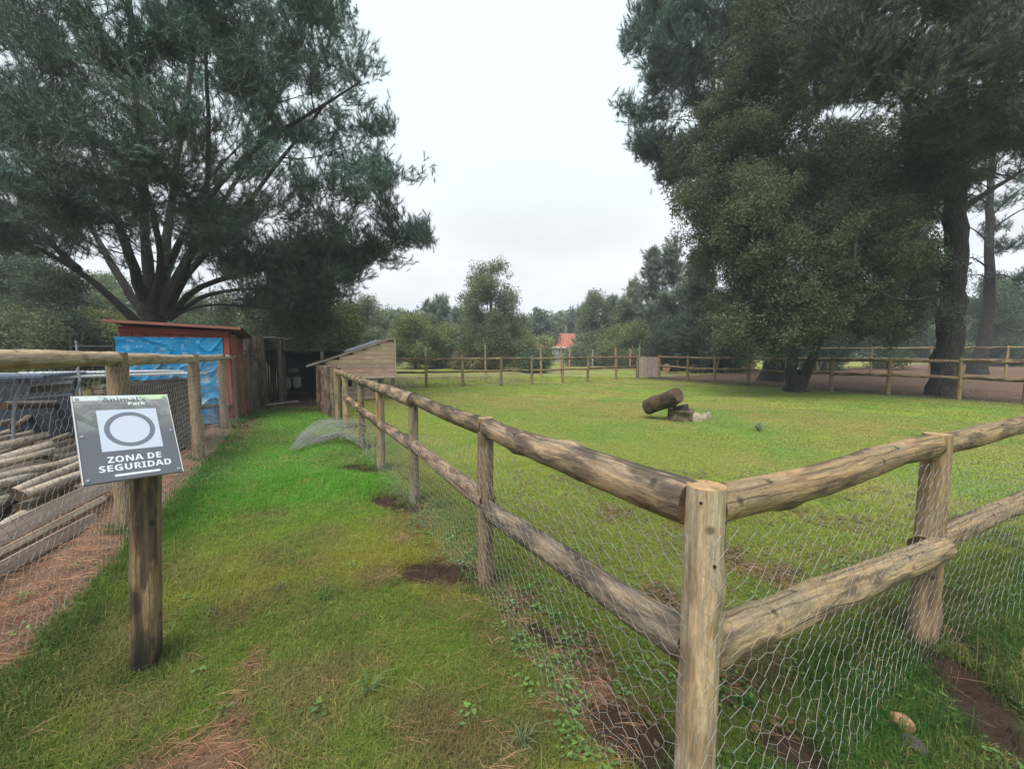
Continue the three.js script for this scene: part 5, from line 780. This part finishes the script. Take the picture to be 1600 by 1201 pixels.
tree({ ...PINE, name: 'pine_tree', label: 'slender pine with a bare lower trunk right of the thick pine trunk', seed: 505, px: 1532, depth: 29, hd: 3.5, scale: 1.5, per: 18,
  stems: [{ root: 1, r0: 0.44, r1: 0.14, n: 20, from: 0.45, flare: 0.3, p: [[1530, null, 0], [1544, 500, 0], [1547, 340, 0], [1550, 200, 0]] }, ...[[1546, 420, 1500, 400], [1546, 400, 1600, 385], [1546, 380, 1500, 350], [1547, 360, 1640, 310], [1547, 440, 1515, 430], [1546, 430, 1590, 440], [1547, 340, 1620, 280], [1547, 320, 1490, 300]].map(([a, b, c, e]) => ({ r0: 0.07, r1: 0.02, n: 6, p: [[a, b, 0], [(a + c) / 2, (b + e) / 2 - 6, 0.3], [c, e, 0.5]] }))],
  crown: [{ n: 70, poly: [[1470, 190], [1640, 180], [1680, 330], [1620, 330], [1580, 360], [1520, 330], [1480, 350]] }, { n: 34, poly: [[1560, 380], [1680, 350], [1680, 480], [1580, 470]], hd: 3 }] });
// dead pale branch hanging by the leafy tree
{ const t = thing('dead_branch', 'pale bare branch curving from the leafy tree to the thick pine trunk', 'branch', at(1360, 440, 13)), m = new MB(), d = 13; m.tube(new THREE.CatmullRomCurve3([at(1342, 350, d), at(1337, 405, d), at(1352, 428, d), at(1385, 460, d), at(1420, 468, d), at(1462, 462, d)]).getPoints(22), Array.from({ length: 23 }, (_, i) => 0.035 - 0.001 * i), 6, [4.5, 4.2, 3.9], 0.1, 1, 1, true); m.tube([at(1383, 458, d), at(1388, 478, d), at(1400, 487, d)], [0.02, 0.015, 0.01], 5, [4, 3.8, 3.5]); wmesh('branch_body', m.geo(), M.bark, t); }
// ---------------------------------------------------------------- background trees
const ovoid = (cx, top, bot, hw, seed, k = 0.18) => { const q = rng(seed), n = 18, o = []; for (let i = 0; i < n; i++) { const a = (i / n) * 6.2832, r = 1 + (q() - 0.5) * 2 * k; o.push([cx + Math.cos(a) * hw * r, (top + bot) / 2 + Math.sin(a) * ((bot - top) / 2) * r]); } return o; };
const spire = (cx, top, bot, hw, seed) => { const q = rng(seed), L = [], Rr = [], n = 7; for (let i = 0; i <= n; i++) { const f = i / n, w = hw * Math.pow(f, 0.75) * (0.8 + 0.4 * q()); L.push([cx - w, lerp(top, bot, f)]); Rr.push([cx + hw * Math.pow(f, 0.75) * (0.8 + 0.4 * q()), lerp(top, bot, f)]); } return [...L, ...Rr.reverse()]; };
function bg(kind, px, top, bot, hw, depth, n, label, colA, colB, seed, extra = {}) {
  const m = depth / 660, con = kind === 'conifer';
  tree({ name: con ? 'conifer_tree' : kind === 'bush' ? 'bush' : 'deciduous_tree', cat: kind === 'bush' ? 'bush' : 'tree', label, seed, px, depth, hd: hw * m * 0.9, geo: con ? SHOOT_FAR : depth > 46 ? LEAF_FAR : LEAF_FINE, mat: con ? M.needle : M.leaf, colA, colB, len: 0.6 + depth * 0.012, spread: (con ? 0.3 : 0.42) + depth * 0.007, per: con ? 11 : 9, scale: con ? 1.1 + depth * 0.02 : 0.75 + depth * 0.014, clump: Math.min(0.35 + depth * 0.012, hw * m * 0.22), upness: con ? 1.3 : 0.6, lift: con ? 0.3 : 0.05, twig: 0.8 + depth * 0.01,
    stems: [{ root: 1, flare: 0.5, r0: (extra.r ?? 0.012) * (bot - top) * m + 0.05, r1: 0.03, n: 12, seg: 6, from: 0.25, p: [[px, null, 0], [px + (extra.lean ?? 0), lerp(bot, top, 0.5), 0], [px + (extra.lean ?? 0), top + 6, 0]] }, ...(con ? [] : [[-0.5, 0.55], [0.5, 0.6], [-0.3, 0.8], [0.35, 0.75]].map(([a, f]) => ({ r0: 0.07, r1: 0.02, n: 6, seg: 5, p: [[px, lerp(bot, top, 0.25), 0], [px + a * hw * 0.7, lerp(bot, top, f * 0.75), a], [px + a * hw * 1.3, lerp(bot, top, f), a * 1.5]] })))],
    tips: con ? Array.from({ length: 44 }, (_, i) => { const f = Math.floor(i / 2) / 22, h2 = hash(seed, i, 1); return [px + (i % 2 ? 1 : -1) * hw * Math.pow(f, 0.8) * (0.35 + 0.75 * h2) * (i < 2 ? 0 : 1), lerp(top, bot, f * 0.85) + 2, (hash(seed, i, 2) - 0.5) * hw * m]; }) : [],
    crown: [{ n: Math.round(n * (con ? 0.9 : 1.15)), poly: extra.poly ?? (con ? spire(px, top, bot, hw, seed) : ovoid(px, top, bot, hw, seed)), per: 4 }] });
}
const bright = (o, k) => Object.fromEntries(Object.entries(o).map(([n, l]) => [n, l.map((c) => c.map((v) => v * k))]));
const GR = bright({ grey: [[0.075, 0.105, 0.06], [0.11, 0.14, 0.08]], olive: [[0.085, 0.115, 0.04], [0.13, 0.15, 0.06]], dark: [[0.034, 0.06, 0.036], [0.056, 0.082, 0.046]], blue: [[0.05, 0.08, 0.056], [0.075, 0.105, 0.07]], straw: [[0.15, 0.12, 0.07], [0.12, 0.12, 0.05]], lime: [[0.13, 0.15, 0.06], [0.17, 0.18, 0.08]] }, 1.5);
bg('tree', 767, 405, 548, 42, 36, 120, 'slender lone tree taller than its neighbours behind the back fence', ...GR.grey, 1001, { r: 0.03, poly: [[765, 402], [785, 415], [792, 445], [806, 470], [805, 500], [812, 530], [790, 552], [740, 552], [722, 530], [725, 490], [720, 465], [738, 440], [750, 412]] });
bg('tree', 575, 452, 560, 42, 44, 105, 'pale pointed tree behind the coop roof', ...GR.grey, 1002, { poly: [[570, 450], [590, 470], [600, 495], [615, 520], [618, 570], [530, 570], [540, 505], [552, 480]] });
bg('tree', 627, 487, 560, 20, 62, 60, 'rounded blue grey tree right of the pale pointed tree', ...GR.blue, 1003);
bg('conifer', 672, 474, 560, 28, 54, 70, 'spiky dark conifer left of the slender lone tree, left of two', ...GR.blue, 1004); bg('conifer', 690, 470, 560, 24, 56, 60, 'spiky dark conifer left of the slender lone tree, right of two', ...GR.blue, 1005); bg('conifer', 716, 484, 560, 12, 60, 24, 'thin spiky conifer just left of the slender lone tree', ...GR.blue, 1006);
bg('bush', 648, 498, 580, 42, 38, 85, 'olive green thicket right of the coop, tallest in the middle', ...GR.olive, 1007); bg('bush', 700, 505, 580, 40, 40, 80, 'olive green thicket left of the slender lone tree', ...GR.olive, 1008); bg('bush', 806, 512, 578, 30, 42, 50, 'dull green thicket right of the slender lone tree', ...GR.olive, 1009); bg('bush', 740, 540, 580, 40, 37, 40, 'brownish undergrowth below the slender lone tree', ...GR.straw, 1010);
bg('tree', 846, 488, 555, 21, 64, 56, 'dark rounded tree left of the red roof', ...GR.blue, 1011, { r: 0.03 }); bg('conifer', 897, 486, 556, 14, 78, 34, 'small dark conifer standing behind the red roof', ...GR.dark, 1012); bg('bush', 870, 508, 560, 26, 80, 26, 'low far trees behind the red roof', ...GR.blue, 1013); bg('bush', 825, 535, 572, 26, 46, 40, 'yellowish shrubs left of the red roofed house', ...GR.straw, 1014); bg('bush', 848, 528, 566, 10, 50, 16, 'small lime green shrub by the left corner of the red roofed house', ...GR.lime, 1015); bg('bush', 903, 535, 574, 17, 44, 30, 'grey green shrub before the red roofed house', ...GR.grey, 1016);
for (const [px, top, hw, dd, lab, sd] of [[605, 492, 13, 50, 'small pointed conifer between the pale pointed tree and the rounded blue grey tree', 1], [738, 478, 12, 52, 'small pointed conifer touching the left side of the slender lone tree', 2], [818, 496, 13, 56, 'small pointed conifer right of the slender lone tree', 3], [872, 498, 10, 74, 'tiny pointed conifer behind the left end of the red roof', 4], [912, 478, 13, 60, 'small pointed conifer at the right end of the red roof', 5], [990, 440, 19, 50, 'pointed conifer at the left of the tall spired pair', 6], [1085, 395, 24, 42, 'pointed conifer at the right of the tall spired pair', 7]]) bg('conifer', px, top, 562, hw, dd, sd > 5 ? 60 : 26, lab, ...GR.grey, 2000 + sd);
bg('bush', 836, 555, 574, 17, 31, 28, 'low dark green bush behind the back fence', ...GR.dark, 1017);
bg('tree', 930, 462, 574, 26, 46, 75, 'pale green tree right of the red roofed house', ...GR.grey, 1018); bg('conifer', 955, 468, 560, 14, 58, 32, 'narrow dark conifer right of the pale green tree', ...GR.dark, 1019); bg('tree', 975, 470, 575, 24, 48, 62, 'grey green tree between the narrow conifer and the tall spires', ...GR.grey, 1020);
bg('conifer', 1020, 392, 566, 32, 46, 115, 'tall spired conifer, left of the pair before the dark pines', ...GR.blue, 1021); bg('conifer', 1052, 380, 566, 36, 44, 125, 'tall spired conifer, right of the pair before the dark pines', ...GR.blue, 1022);
bg('bush', 985, 505, 582, 42, 41, 80, 'green thicket below the left spired conifer', ...GR.olive, 1023); bg('bush', 1050, 500, 584, 44, 36, 90, 'dark green thicket below the right spired conifer', ...GR.dark, 1024);
bg('conifer', 1098, 392, 578, 40, 33, 150, 'dense dark conifer left of the leafy tree', ...GR.dark, 1025); bg('bush', 1130, 470, 584, 44, 31, 90, 'dark bushy growth behind the leafy tree, left side', ...GR.dark, 1026); bg('bush', 1290, 440, 580, 60, 34, 100, 'dark bushy growth behind the leafy tree, in the middle', ...GR.dark, 1027); bg('bush', 1390, 430, 578, 55, 38, 90, 'dark bushy growth between the leafy tree and the thick pine trunk', ...GR.dark, 1028);
bg('tree', 1570, 420, 566, 46, 44, 110, 'green tree right of the slender pine', ...GR.dark, 1029, { r: 0.03 }); bg('bush', 1510, 470, 570, 40, 52, 60, 'far green thicket between the thick trunk and the slender pine', ...GR.grey, 1030); bg('bush', 1610, 490, 570, 40, 56, 50, 'far green thicket at the right, behind the pale topped fence', ...GR.grey, 1031); bg('bush', 1440, 480, 572, 40, 60, 50, 'far thicket seen past the left of the thick pine trunk', ...GR.dark, 1032);
// left and behind the lean-to
bg('tree', 470, 415, 560, 46, 19.5, 60, 'dark drooping tree over the lean-to roof', ...GR.grey.map((c) => c.map((v) => v * 0.8)), 1040, { r: 0.02 }); bg('tree', 512, 470, 565, 46, 24, 100, 'green tree left of the coop roof', ...GR.olive.map((c) => c.map((v) => v * 0.7)), 1041); bg('tree', 425, 440, 560, 42, 21, 50, 'dark tree beside the right end of the red shed', ...GR.grey.map((c) => c.map((v) => v * 0.75)), 1042); bg('bush', 445, 525, 560, 30, 26, 34, 'lime green shrub glimpsed above the lean-to', ...GR.lime, 1043);
bg('tree', 20, 395, 580, 75, 26, 170, 'blue green tree at the far left above the yard fence', ...GR.blue, 1044); bg('tree', 85, 420, 580, 55, 22, 130, 'dark tree below the low limb of the huge pine', ...GR.dark, 1045); bg('bush', 158, 488, 575, 28, 20, 60, 'pale yellow green bush beside the left wall of the red shed', ...GR.lime, 1046); bg('bush', 40, 490, 590, 70, 18, 110, 'green thicket behind the pipe frame on the left', ...GR.grey, 1047); bg('bush', 125, 500, 585, 40, 19, 60, 'dark green bush behind the black metal railing', ...GR.dark, 1048); bg('tree', -90, 300, 580, 90, 28, 130, 'tall dark tree at the left edge of the photograph', ...GR.dark, 1049); bg('tree', 330, 450, 570, 50, 30, 90, 'grey green tree seen between the pine stems and the red roof', ...GR.grey, 1050); bg('tree', 160, 430, 570, 45, 34, 80, 'grey green tree seen past the left of the huge pine trunk', ...GR.grey, 1051);
// the far wood closing the horizon: one mass nobody could count
{
  const q = rng(9), n = 9000, geo = LEAF_FAR[0], im = new THREE.InstancedMesh(geo, M.leaf, n), m = new THREE.Matrix4(), qt = new THREE.Quaternion(), e = new THREE.Euler();
  for (let i = 0; i < n; i++) { const a = lerp(-1.15, 1.15, q()), d = 95 + q() * 14, H = 4.5 + 5 * fbm2(a * 18 + 30, 2, 3, 0, 0, 4) + 3 * noise2(a * 90, 1, 0, 0, 7); const y = Math.pow(q(), 0.7) * H, s = 3.2 + q() * 2.4; e.set(q() * 6, q() * 6, q() * 6); m.compose(V(Math.sin(a) * d, y, -Math.cos(a) * d), qt.setFromEuler(e), V(s, s, s)); im.setMatrixAt(i, m); const c = mixc(GR.blue[0], GR.grey[1], q()); im.setColorAt(i, new THREE.Color(c[0], c[1], c[2])); }
  im.name = 'far_wood'; tag(im, 'hazy far wood closing the horizon behind the field', 'wood', null, 'stuff'); scene.add(im);
}
// ---------------------------------------------------------------- grass, needles, small weeds
function grassTuft(seed, n, h, w, rad) {
  const q = rng(seed), m = new MB();
  for (let k = 0; k < n; k++) {
    const a = q() * 6.283, r = Math.sqrt(q()) * rad, b = V(Math.cos(a) * r, -0.004, Math.sin(a) * r), fa = q() * 6.283, len = h * (0.55 + 0.75 * q()), lean = 0.35 + 1.15 * q(), d = V(Math.cos(fa), 0, Math.sin(fa)), s = V(-d.z, 0, d.x).multiplyScalar(w * (0.7 + 0.6 * q()) / 2), c = 0.7 + 0.6 * q(), col = [c * (0.88 + 0.3 * q()), c, c * (0.8 + 0.4 * q())], cb = col.map((v) => v * 0.85);
    const m1 = b.clone().addScaledVector(d, len * 0.35 * lean).add(V(0, len * (0.66 - 0.14 * lean), 0)), t = b.clone().addScaledVector(d, len * 0.95 * lean).add(V(0, len * (1.0 - 0.5 * lean), 0)), N = V(-d.x * 0.3, 1, -d.z * 0.3).normalize();
    const i = [m.vert(b.clone().add(s), N, 0, 0, cb), m.vert(b.clone().sub(s), N, 0, 0, cb), m.vert(m1.clone().add(s.clone().multiplyScalar(0.8)), N, 0, 0, col), m.vert(m1.clone().sub(s.clone().multiplyScalar(0.8)), N, 0, 0, col), m.vert(t, N, 0, 0, col)];
    m.tri(i[0], i[1], i[2]); m.tri(i[1], i[3], i[2]); m.tri(i[2], i[3], i[4]);
  }
  return trueNormals(m.geo());
}
function needleLitter(seed, n, rad, len) {
  const q = rng(seed), m = new MB();
  for (let k = 0; k < n; k++) { const a = q() * 6.283, r = Math.sqrt(q()) * rad, an = q() * 6.283, l = len * (0.6 + 0.7 * q()), p = V(Math.cos(a) * r, 0.003 + 0.018 * q(), Math.sin(a) * r), d = V(Math.cos(an), (q() - 0.5) * 0.35, Math.sin(an)), s = V(-d.z, 0.3, d.x).normalize(), c = 0.6 + 0.8 * q(); m.tube([p.clone().addScaledVector(d, -l / 2), p.clone().addScaledVector(s, l * 0.06 * (q() - 0.5)).add(V(0, 0.004, 0)), p.clone().addScaledVector(d, l / 2)], [0.0008, 0.001, 0.0006], 3, [c * (0.9 + 0.2 * q()), c, c]); }
  return m.geo();
}
const put = (name, geos, mat, list, label, cat) => {   // list: [variant, x, y, z, turn, sx, sy, r, g, b]
  geos.forEach((g, v) => {
    const L = list.filter((e) => e[0] === v), im = new THREE.InstancedMesh(g, mat, L.length), m = new THREE.Matrix4(), q = new THREE.Quaternion(), Y = V(0, 1, 0), col = new Float32Array(L.length * 3);
    L.forEach((e, i) => { m.compose(V(e[1], e[2], e[3]), q.setFromAxisAngle(Y, e[4]), V(e[5], e[6], e[5])); im.setMatrixAt(i, m); col[i * 3] = e[7]; col[i * 3 + 1] = e[8]; col[i * 3 + 2] = e[9]; });
    im.instanceColor = new THREE.InstancedBufferAttribute(col, 3); im.name = numbered(name); im.receiveShadow = true; tag(im, label[v] ?? label[0], cat, null, 'stuff'); scene.add(im);
  });
};
{
  const q = rng(4242), grass = [], litter = [], TUF = [grassTuft(1, 16, 0.042, 0.0026, 0.045), grassTuft(2, 16, 0.05, 0.0024, 0.05), grassTuft(3, 14, 0.07, 0.0045, 0.09)];
  const rings = [[1.0, 2.6, 2600, 1.0], [2.6, 4.5, 1500, 1.15], [4.5, 8, 560, 1.5], [8, 14, 150, 2.0], [14, 26, 34, 2.6]];
  for (const [d0, d1, dens, sc] of rings) {
    const half = 0.93, area = half * (d1 * d1 - d0 * d0), n = Math.round(area * dens);
    for (let i = 0; i < n; i++) {
      const d = Math.sqrt(lerp(d0 * d0, d1 * d1, q())), a = lerp(-half, half, q()), x = Math.sin(a) * d, z = -Math.cos(a) * d; if (-z < 1.0) continue;
      const g = groundAt(x, z), u = q(), v = q(), tl = q(), lum = (d > 5 ? 0.92 : 0.82) + (d > 5 ? 0.16 : 0.36) * q();
      if (u < g.g) { const dry = q() < 0.10 ? 1 : 0, c = dry ? mixc(g.c, PAL.straw, 0.75) : g.c, k = 1.12 * lum; grass.push([d > 6 ? 2 : q() < 0.5 ? 0 : 1, x, groundY(x, z), z, q() * 6.28, sc * (0.8 + 0.5 * q()), sc * (0.7 + 0.5 * q()) * g.gh * (tl < 0.05 ? 1.9 : 1) * (0.65 + 0.8 * fbm2(x * 4, z * 4, 2, 0, 0, 61)) * (d > 6 ? 0.4 : 1), c[0] * k, c[1] * k, c[2] * k]); }
      if (d < 9 && v < g.nd * 0.13) { const k = 0.8 + 0.7 * q(), c = mixc(A(150, 102, 76, 0.75), A(178, 142, 110, 0.8), q()); litter.push([q() < 0.5 ? 0 : 1, x, groundY(x, z) + 0.002, z, q() * 6.28, 0.62 + 0.3 * (sc - 1), 1 + q() * 0.6, c[0] * k, c[1] * k, c[2] * k]); }
    }
  }
  for (let i = 0; i < 2600; i++) { const a = lerp(-0.9, 0.9, q()), d = Math.sqrt(lerp(1.2, 40, q())), x = Math.sin(a) * d, z = -Math.cos(a) * d; if (sQ(x, z) > 0.3 && sA(x, z) > 0) continue; if (q() < 0.5) continue; const c = mixc(A(160, 112, 80, 0.6), A(186, 152, 110, 0.6), q()); litter.push([2, x, groundY(x, z) + 0.015, z, q() * 6.28, 1, 1, c[0], c[1], c[2]]); }
  for (const b of [C0, P1, P2, P3, P4, P5, P6, Q1, L1, L2, L3, G(224, 1048)]) for (let i = 0; i < 46; i++) { const a = q() * 6.28, r = 0.075 + 0.09 * q(), x = b.x + Math.cos(a) * r, z = b.z + Math.sin(a) * r, c = mixc(PAL.deep, PAL.straw, q() * 0.5); grass.push([q() < 0.5 ? 0 : 1, x, groundY(x, z), z, q() * 6.28, 1 + q() * 0.4, 1.3 + q() * 1.4, c[0], c[1], c[2]]); }
  put('grass', TUF, M.blade, grass, ['short green and olive turf close by', 'fine olive turf mixed into the near grass', 'mown looking turf farther off on the path and in the paddock'], 'grass');
  put('needle_litter', [needleLitter(5, 9, 0.09, 0.13), needleLitter(6, 9, 0.1, 0.11), needleLitter(7, 2, 0.12, 0.15)], M.plain, litter, ['reddish brown pine needles in loose mats on the ground', 'shorter brown pine needles mixed into the mats', 'single stray pine needles lying on the turf'], 'needles');
  // low broad leaved weeds
  const weed = (seed, n, s) => { const p = rng(seed), m = new MB(); for (let k = 0; k < n; k++) { const a = p() * 6.283, r = 0.015 + p() * 0.05, y = 0.01 + p() * 0.045, c0 = V(Math.cos(a) * r, y, Math.sin(a) * r), an = p() * 6.283, t1 = V(Math.cos(an), (p() - 0.3) * 0.6, Math.sin(an)).normalize(), s1 = V(-t1.z, 0.2 * (p() - 0.5), t1.x).normalize(), N = V(0, 0, 0).crossVectors(s1, t1).normalize(); if (N.y < 0) N.negate(); const l = s * (0.7 + 0.6 * p()), c = 0.75 + 0.5 * p(), col = [c, c, c], pt = [[0, 0], [0.5, 0.4], [0.75, 0.36], [1, 0], [0.75, -0.36], [0.5, -0.4]].map(([f, w]) => m.vert(c0.clone().addScaledVector(t1, l * f).addScaledVector(s1, l * w * 0.75).add(V(0, -0.12 * l * f * f, 0)), N, 0, 0, col)); for (let j = 1; j < 5; j++) m.tri(pt[0], pt[j], pt[j + 1]); } return trueNormals(m.geo()); };
  const wl = []; for (let i = 0; i < 26000; i++) { const x = lerp(-3.2, 4.5, q()), z = lerp(-6, -1.0, q()), sq = sQ(x, z), a = sA(x, z), d = Math.hypot(x, z); if (d > 6.5) continue; const onRight = sq > -0.7 && sq < 0.7 && a > -0.2, pad = sq <= -0.2 && a > 0; let p = onRight ? 0.42 * (1 - Math.abs(sq) * 0.8) : pad ? 0.05 * (1 - sstep(2, 5.5, d)) : 0.004; if (Math.abs(a) < 0.22 && sq < 0.2) p = Math.max(p, 0.22); p *= sstep(0.35, 0.6, fbm2(x * 2.5, z * 2.5, 3, 0, 0, 51)) * 1.5; const g = groundAt(x, z); if (q() > p || g.soil > 0.5) continue; const k = 0.75 + 0.6 * q(), c = mixc([0.07, 0.15, 0.03], [0.12, 0.19, 0.05], q()); wl.push([q() < 0.5 ? 0 : 1, x, groundY(x, z) + 0.004, z, q() * 6.28, 0.55 + 0.5 * q(), 0.6 + 0.7 * q(), c[0] * k, c[1] * k, c[2] * k]); }
  put('weeds', [weed(31, 12, 0.022), weed(32, 10, 0.03)], M.leaf, wl, ['small round leaved weeds along the foot of the near fences', 'larger leaved weeds along the foot of the near fences'], 'weeds');
  // fallen leaves inside the paddock
  const lf = []; for (let i = 0; i < 2600; i++) { const x = lerp(0, 4.5, q()), z = lerp(-5.5, -1.6, q()); if (sA(x, z) < 0.05 || sQ(x, z) > 0) continue; if (q() > 0.2 + 0.9 * sstep(0.5, 0.62, fbm2(x * 3.1 + 9, z * 3.1 + 70, 3, 0, 0, 12))) continue; const c = mixc(A(140, 100, 74, 0.6), A(120, 108, 92, 0.6), q()); lf.push([0, x, groundY(x, z) + 0.02, z, q() * 6.28, 0.7 + 0.5 * q(), 0.5, c[0], c[1], c[2]]); }
  put('fallen_leaves', [weed(33, 3, 0.032)], M.leaf, lf, ['brown fallen leaves strewn inside the near corner of the paddock'], 'leaves');
}
// single plants one can point at
function tuftPlant(px, py, label, h, n, col, seed, w = 0.006, cat = 'grass tuft') { const p = G(px, py); p.y = groundY(p.x, p.z); const t = thing('grass_clump', label, cat, p), g = grassTuft(seed, n, h, w, 0.02), c = g.attributes.color; for (let i = 0; i < c.count; i++) c.setXYZ(i, c.getX(i) * col[0], c.getY(i) * col[1], c.getZ(i) * col[2]); mesh('blades', g, M.blade, t); }
tuftPlant(508, 938, 'bright dark green grass clump on the path, right of two', 0.10, 26, [0.08, 0.16, 0.04], 61, 0.008); tuftPlant(435, 925, 'blue green grass clump on the path beside a pale stalk, left of two', 0.08, 26, [0.11, 0.17, 0.08], 62); tuftPlant(575, 1085, 'green grass clump with long pale blades low on the path', 0.13, 24, [0.13, 0.19, 0.07], 63); tuftPlant(815, 1165, 'grey green grass clump at the near foot of the path fence', 0.12, 22, [0.14, 0.18, 0.08], 64); tuftPlant(1186, 674, 'blue green weed clump alone on the paddock turf', 0.26, 30, [0.22, 0.30, 0.2], 65, 0.02, 'weed'); tuftPlant(340, 960, 'loose whitish grass stalks by the needle bank left of the sign', 0.2, 9, [0.2, 0.24, 0.13], 66, 0.004); tuftPlant(90, 972, 'thin pale stalks in the dark grass at the left', 0.2, 9, [0.2, 0.26, 0.15], 67, 0.004); tuftPlant(1165, 1110, 'leafy green clump in front of the corner post', 0.1, 30, [0.06, 0.14, 0.035], 68, 0.01);
renderer.render(scene, camera);
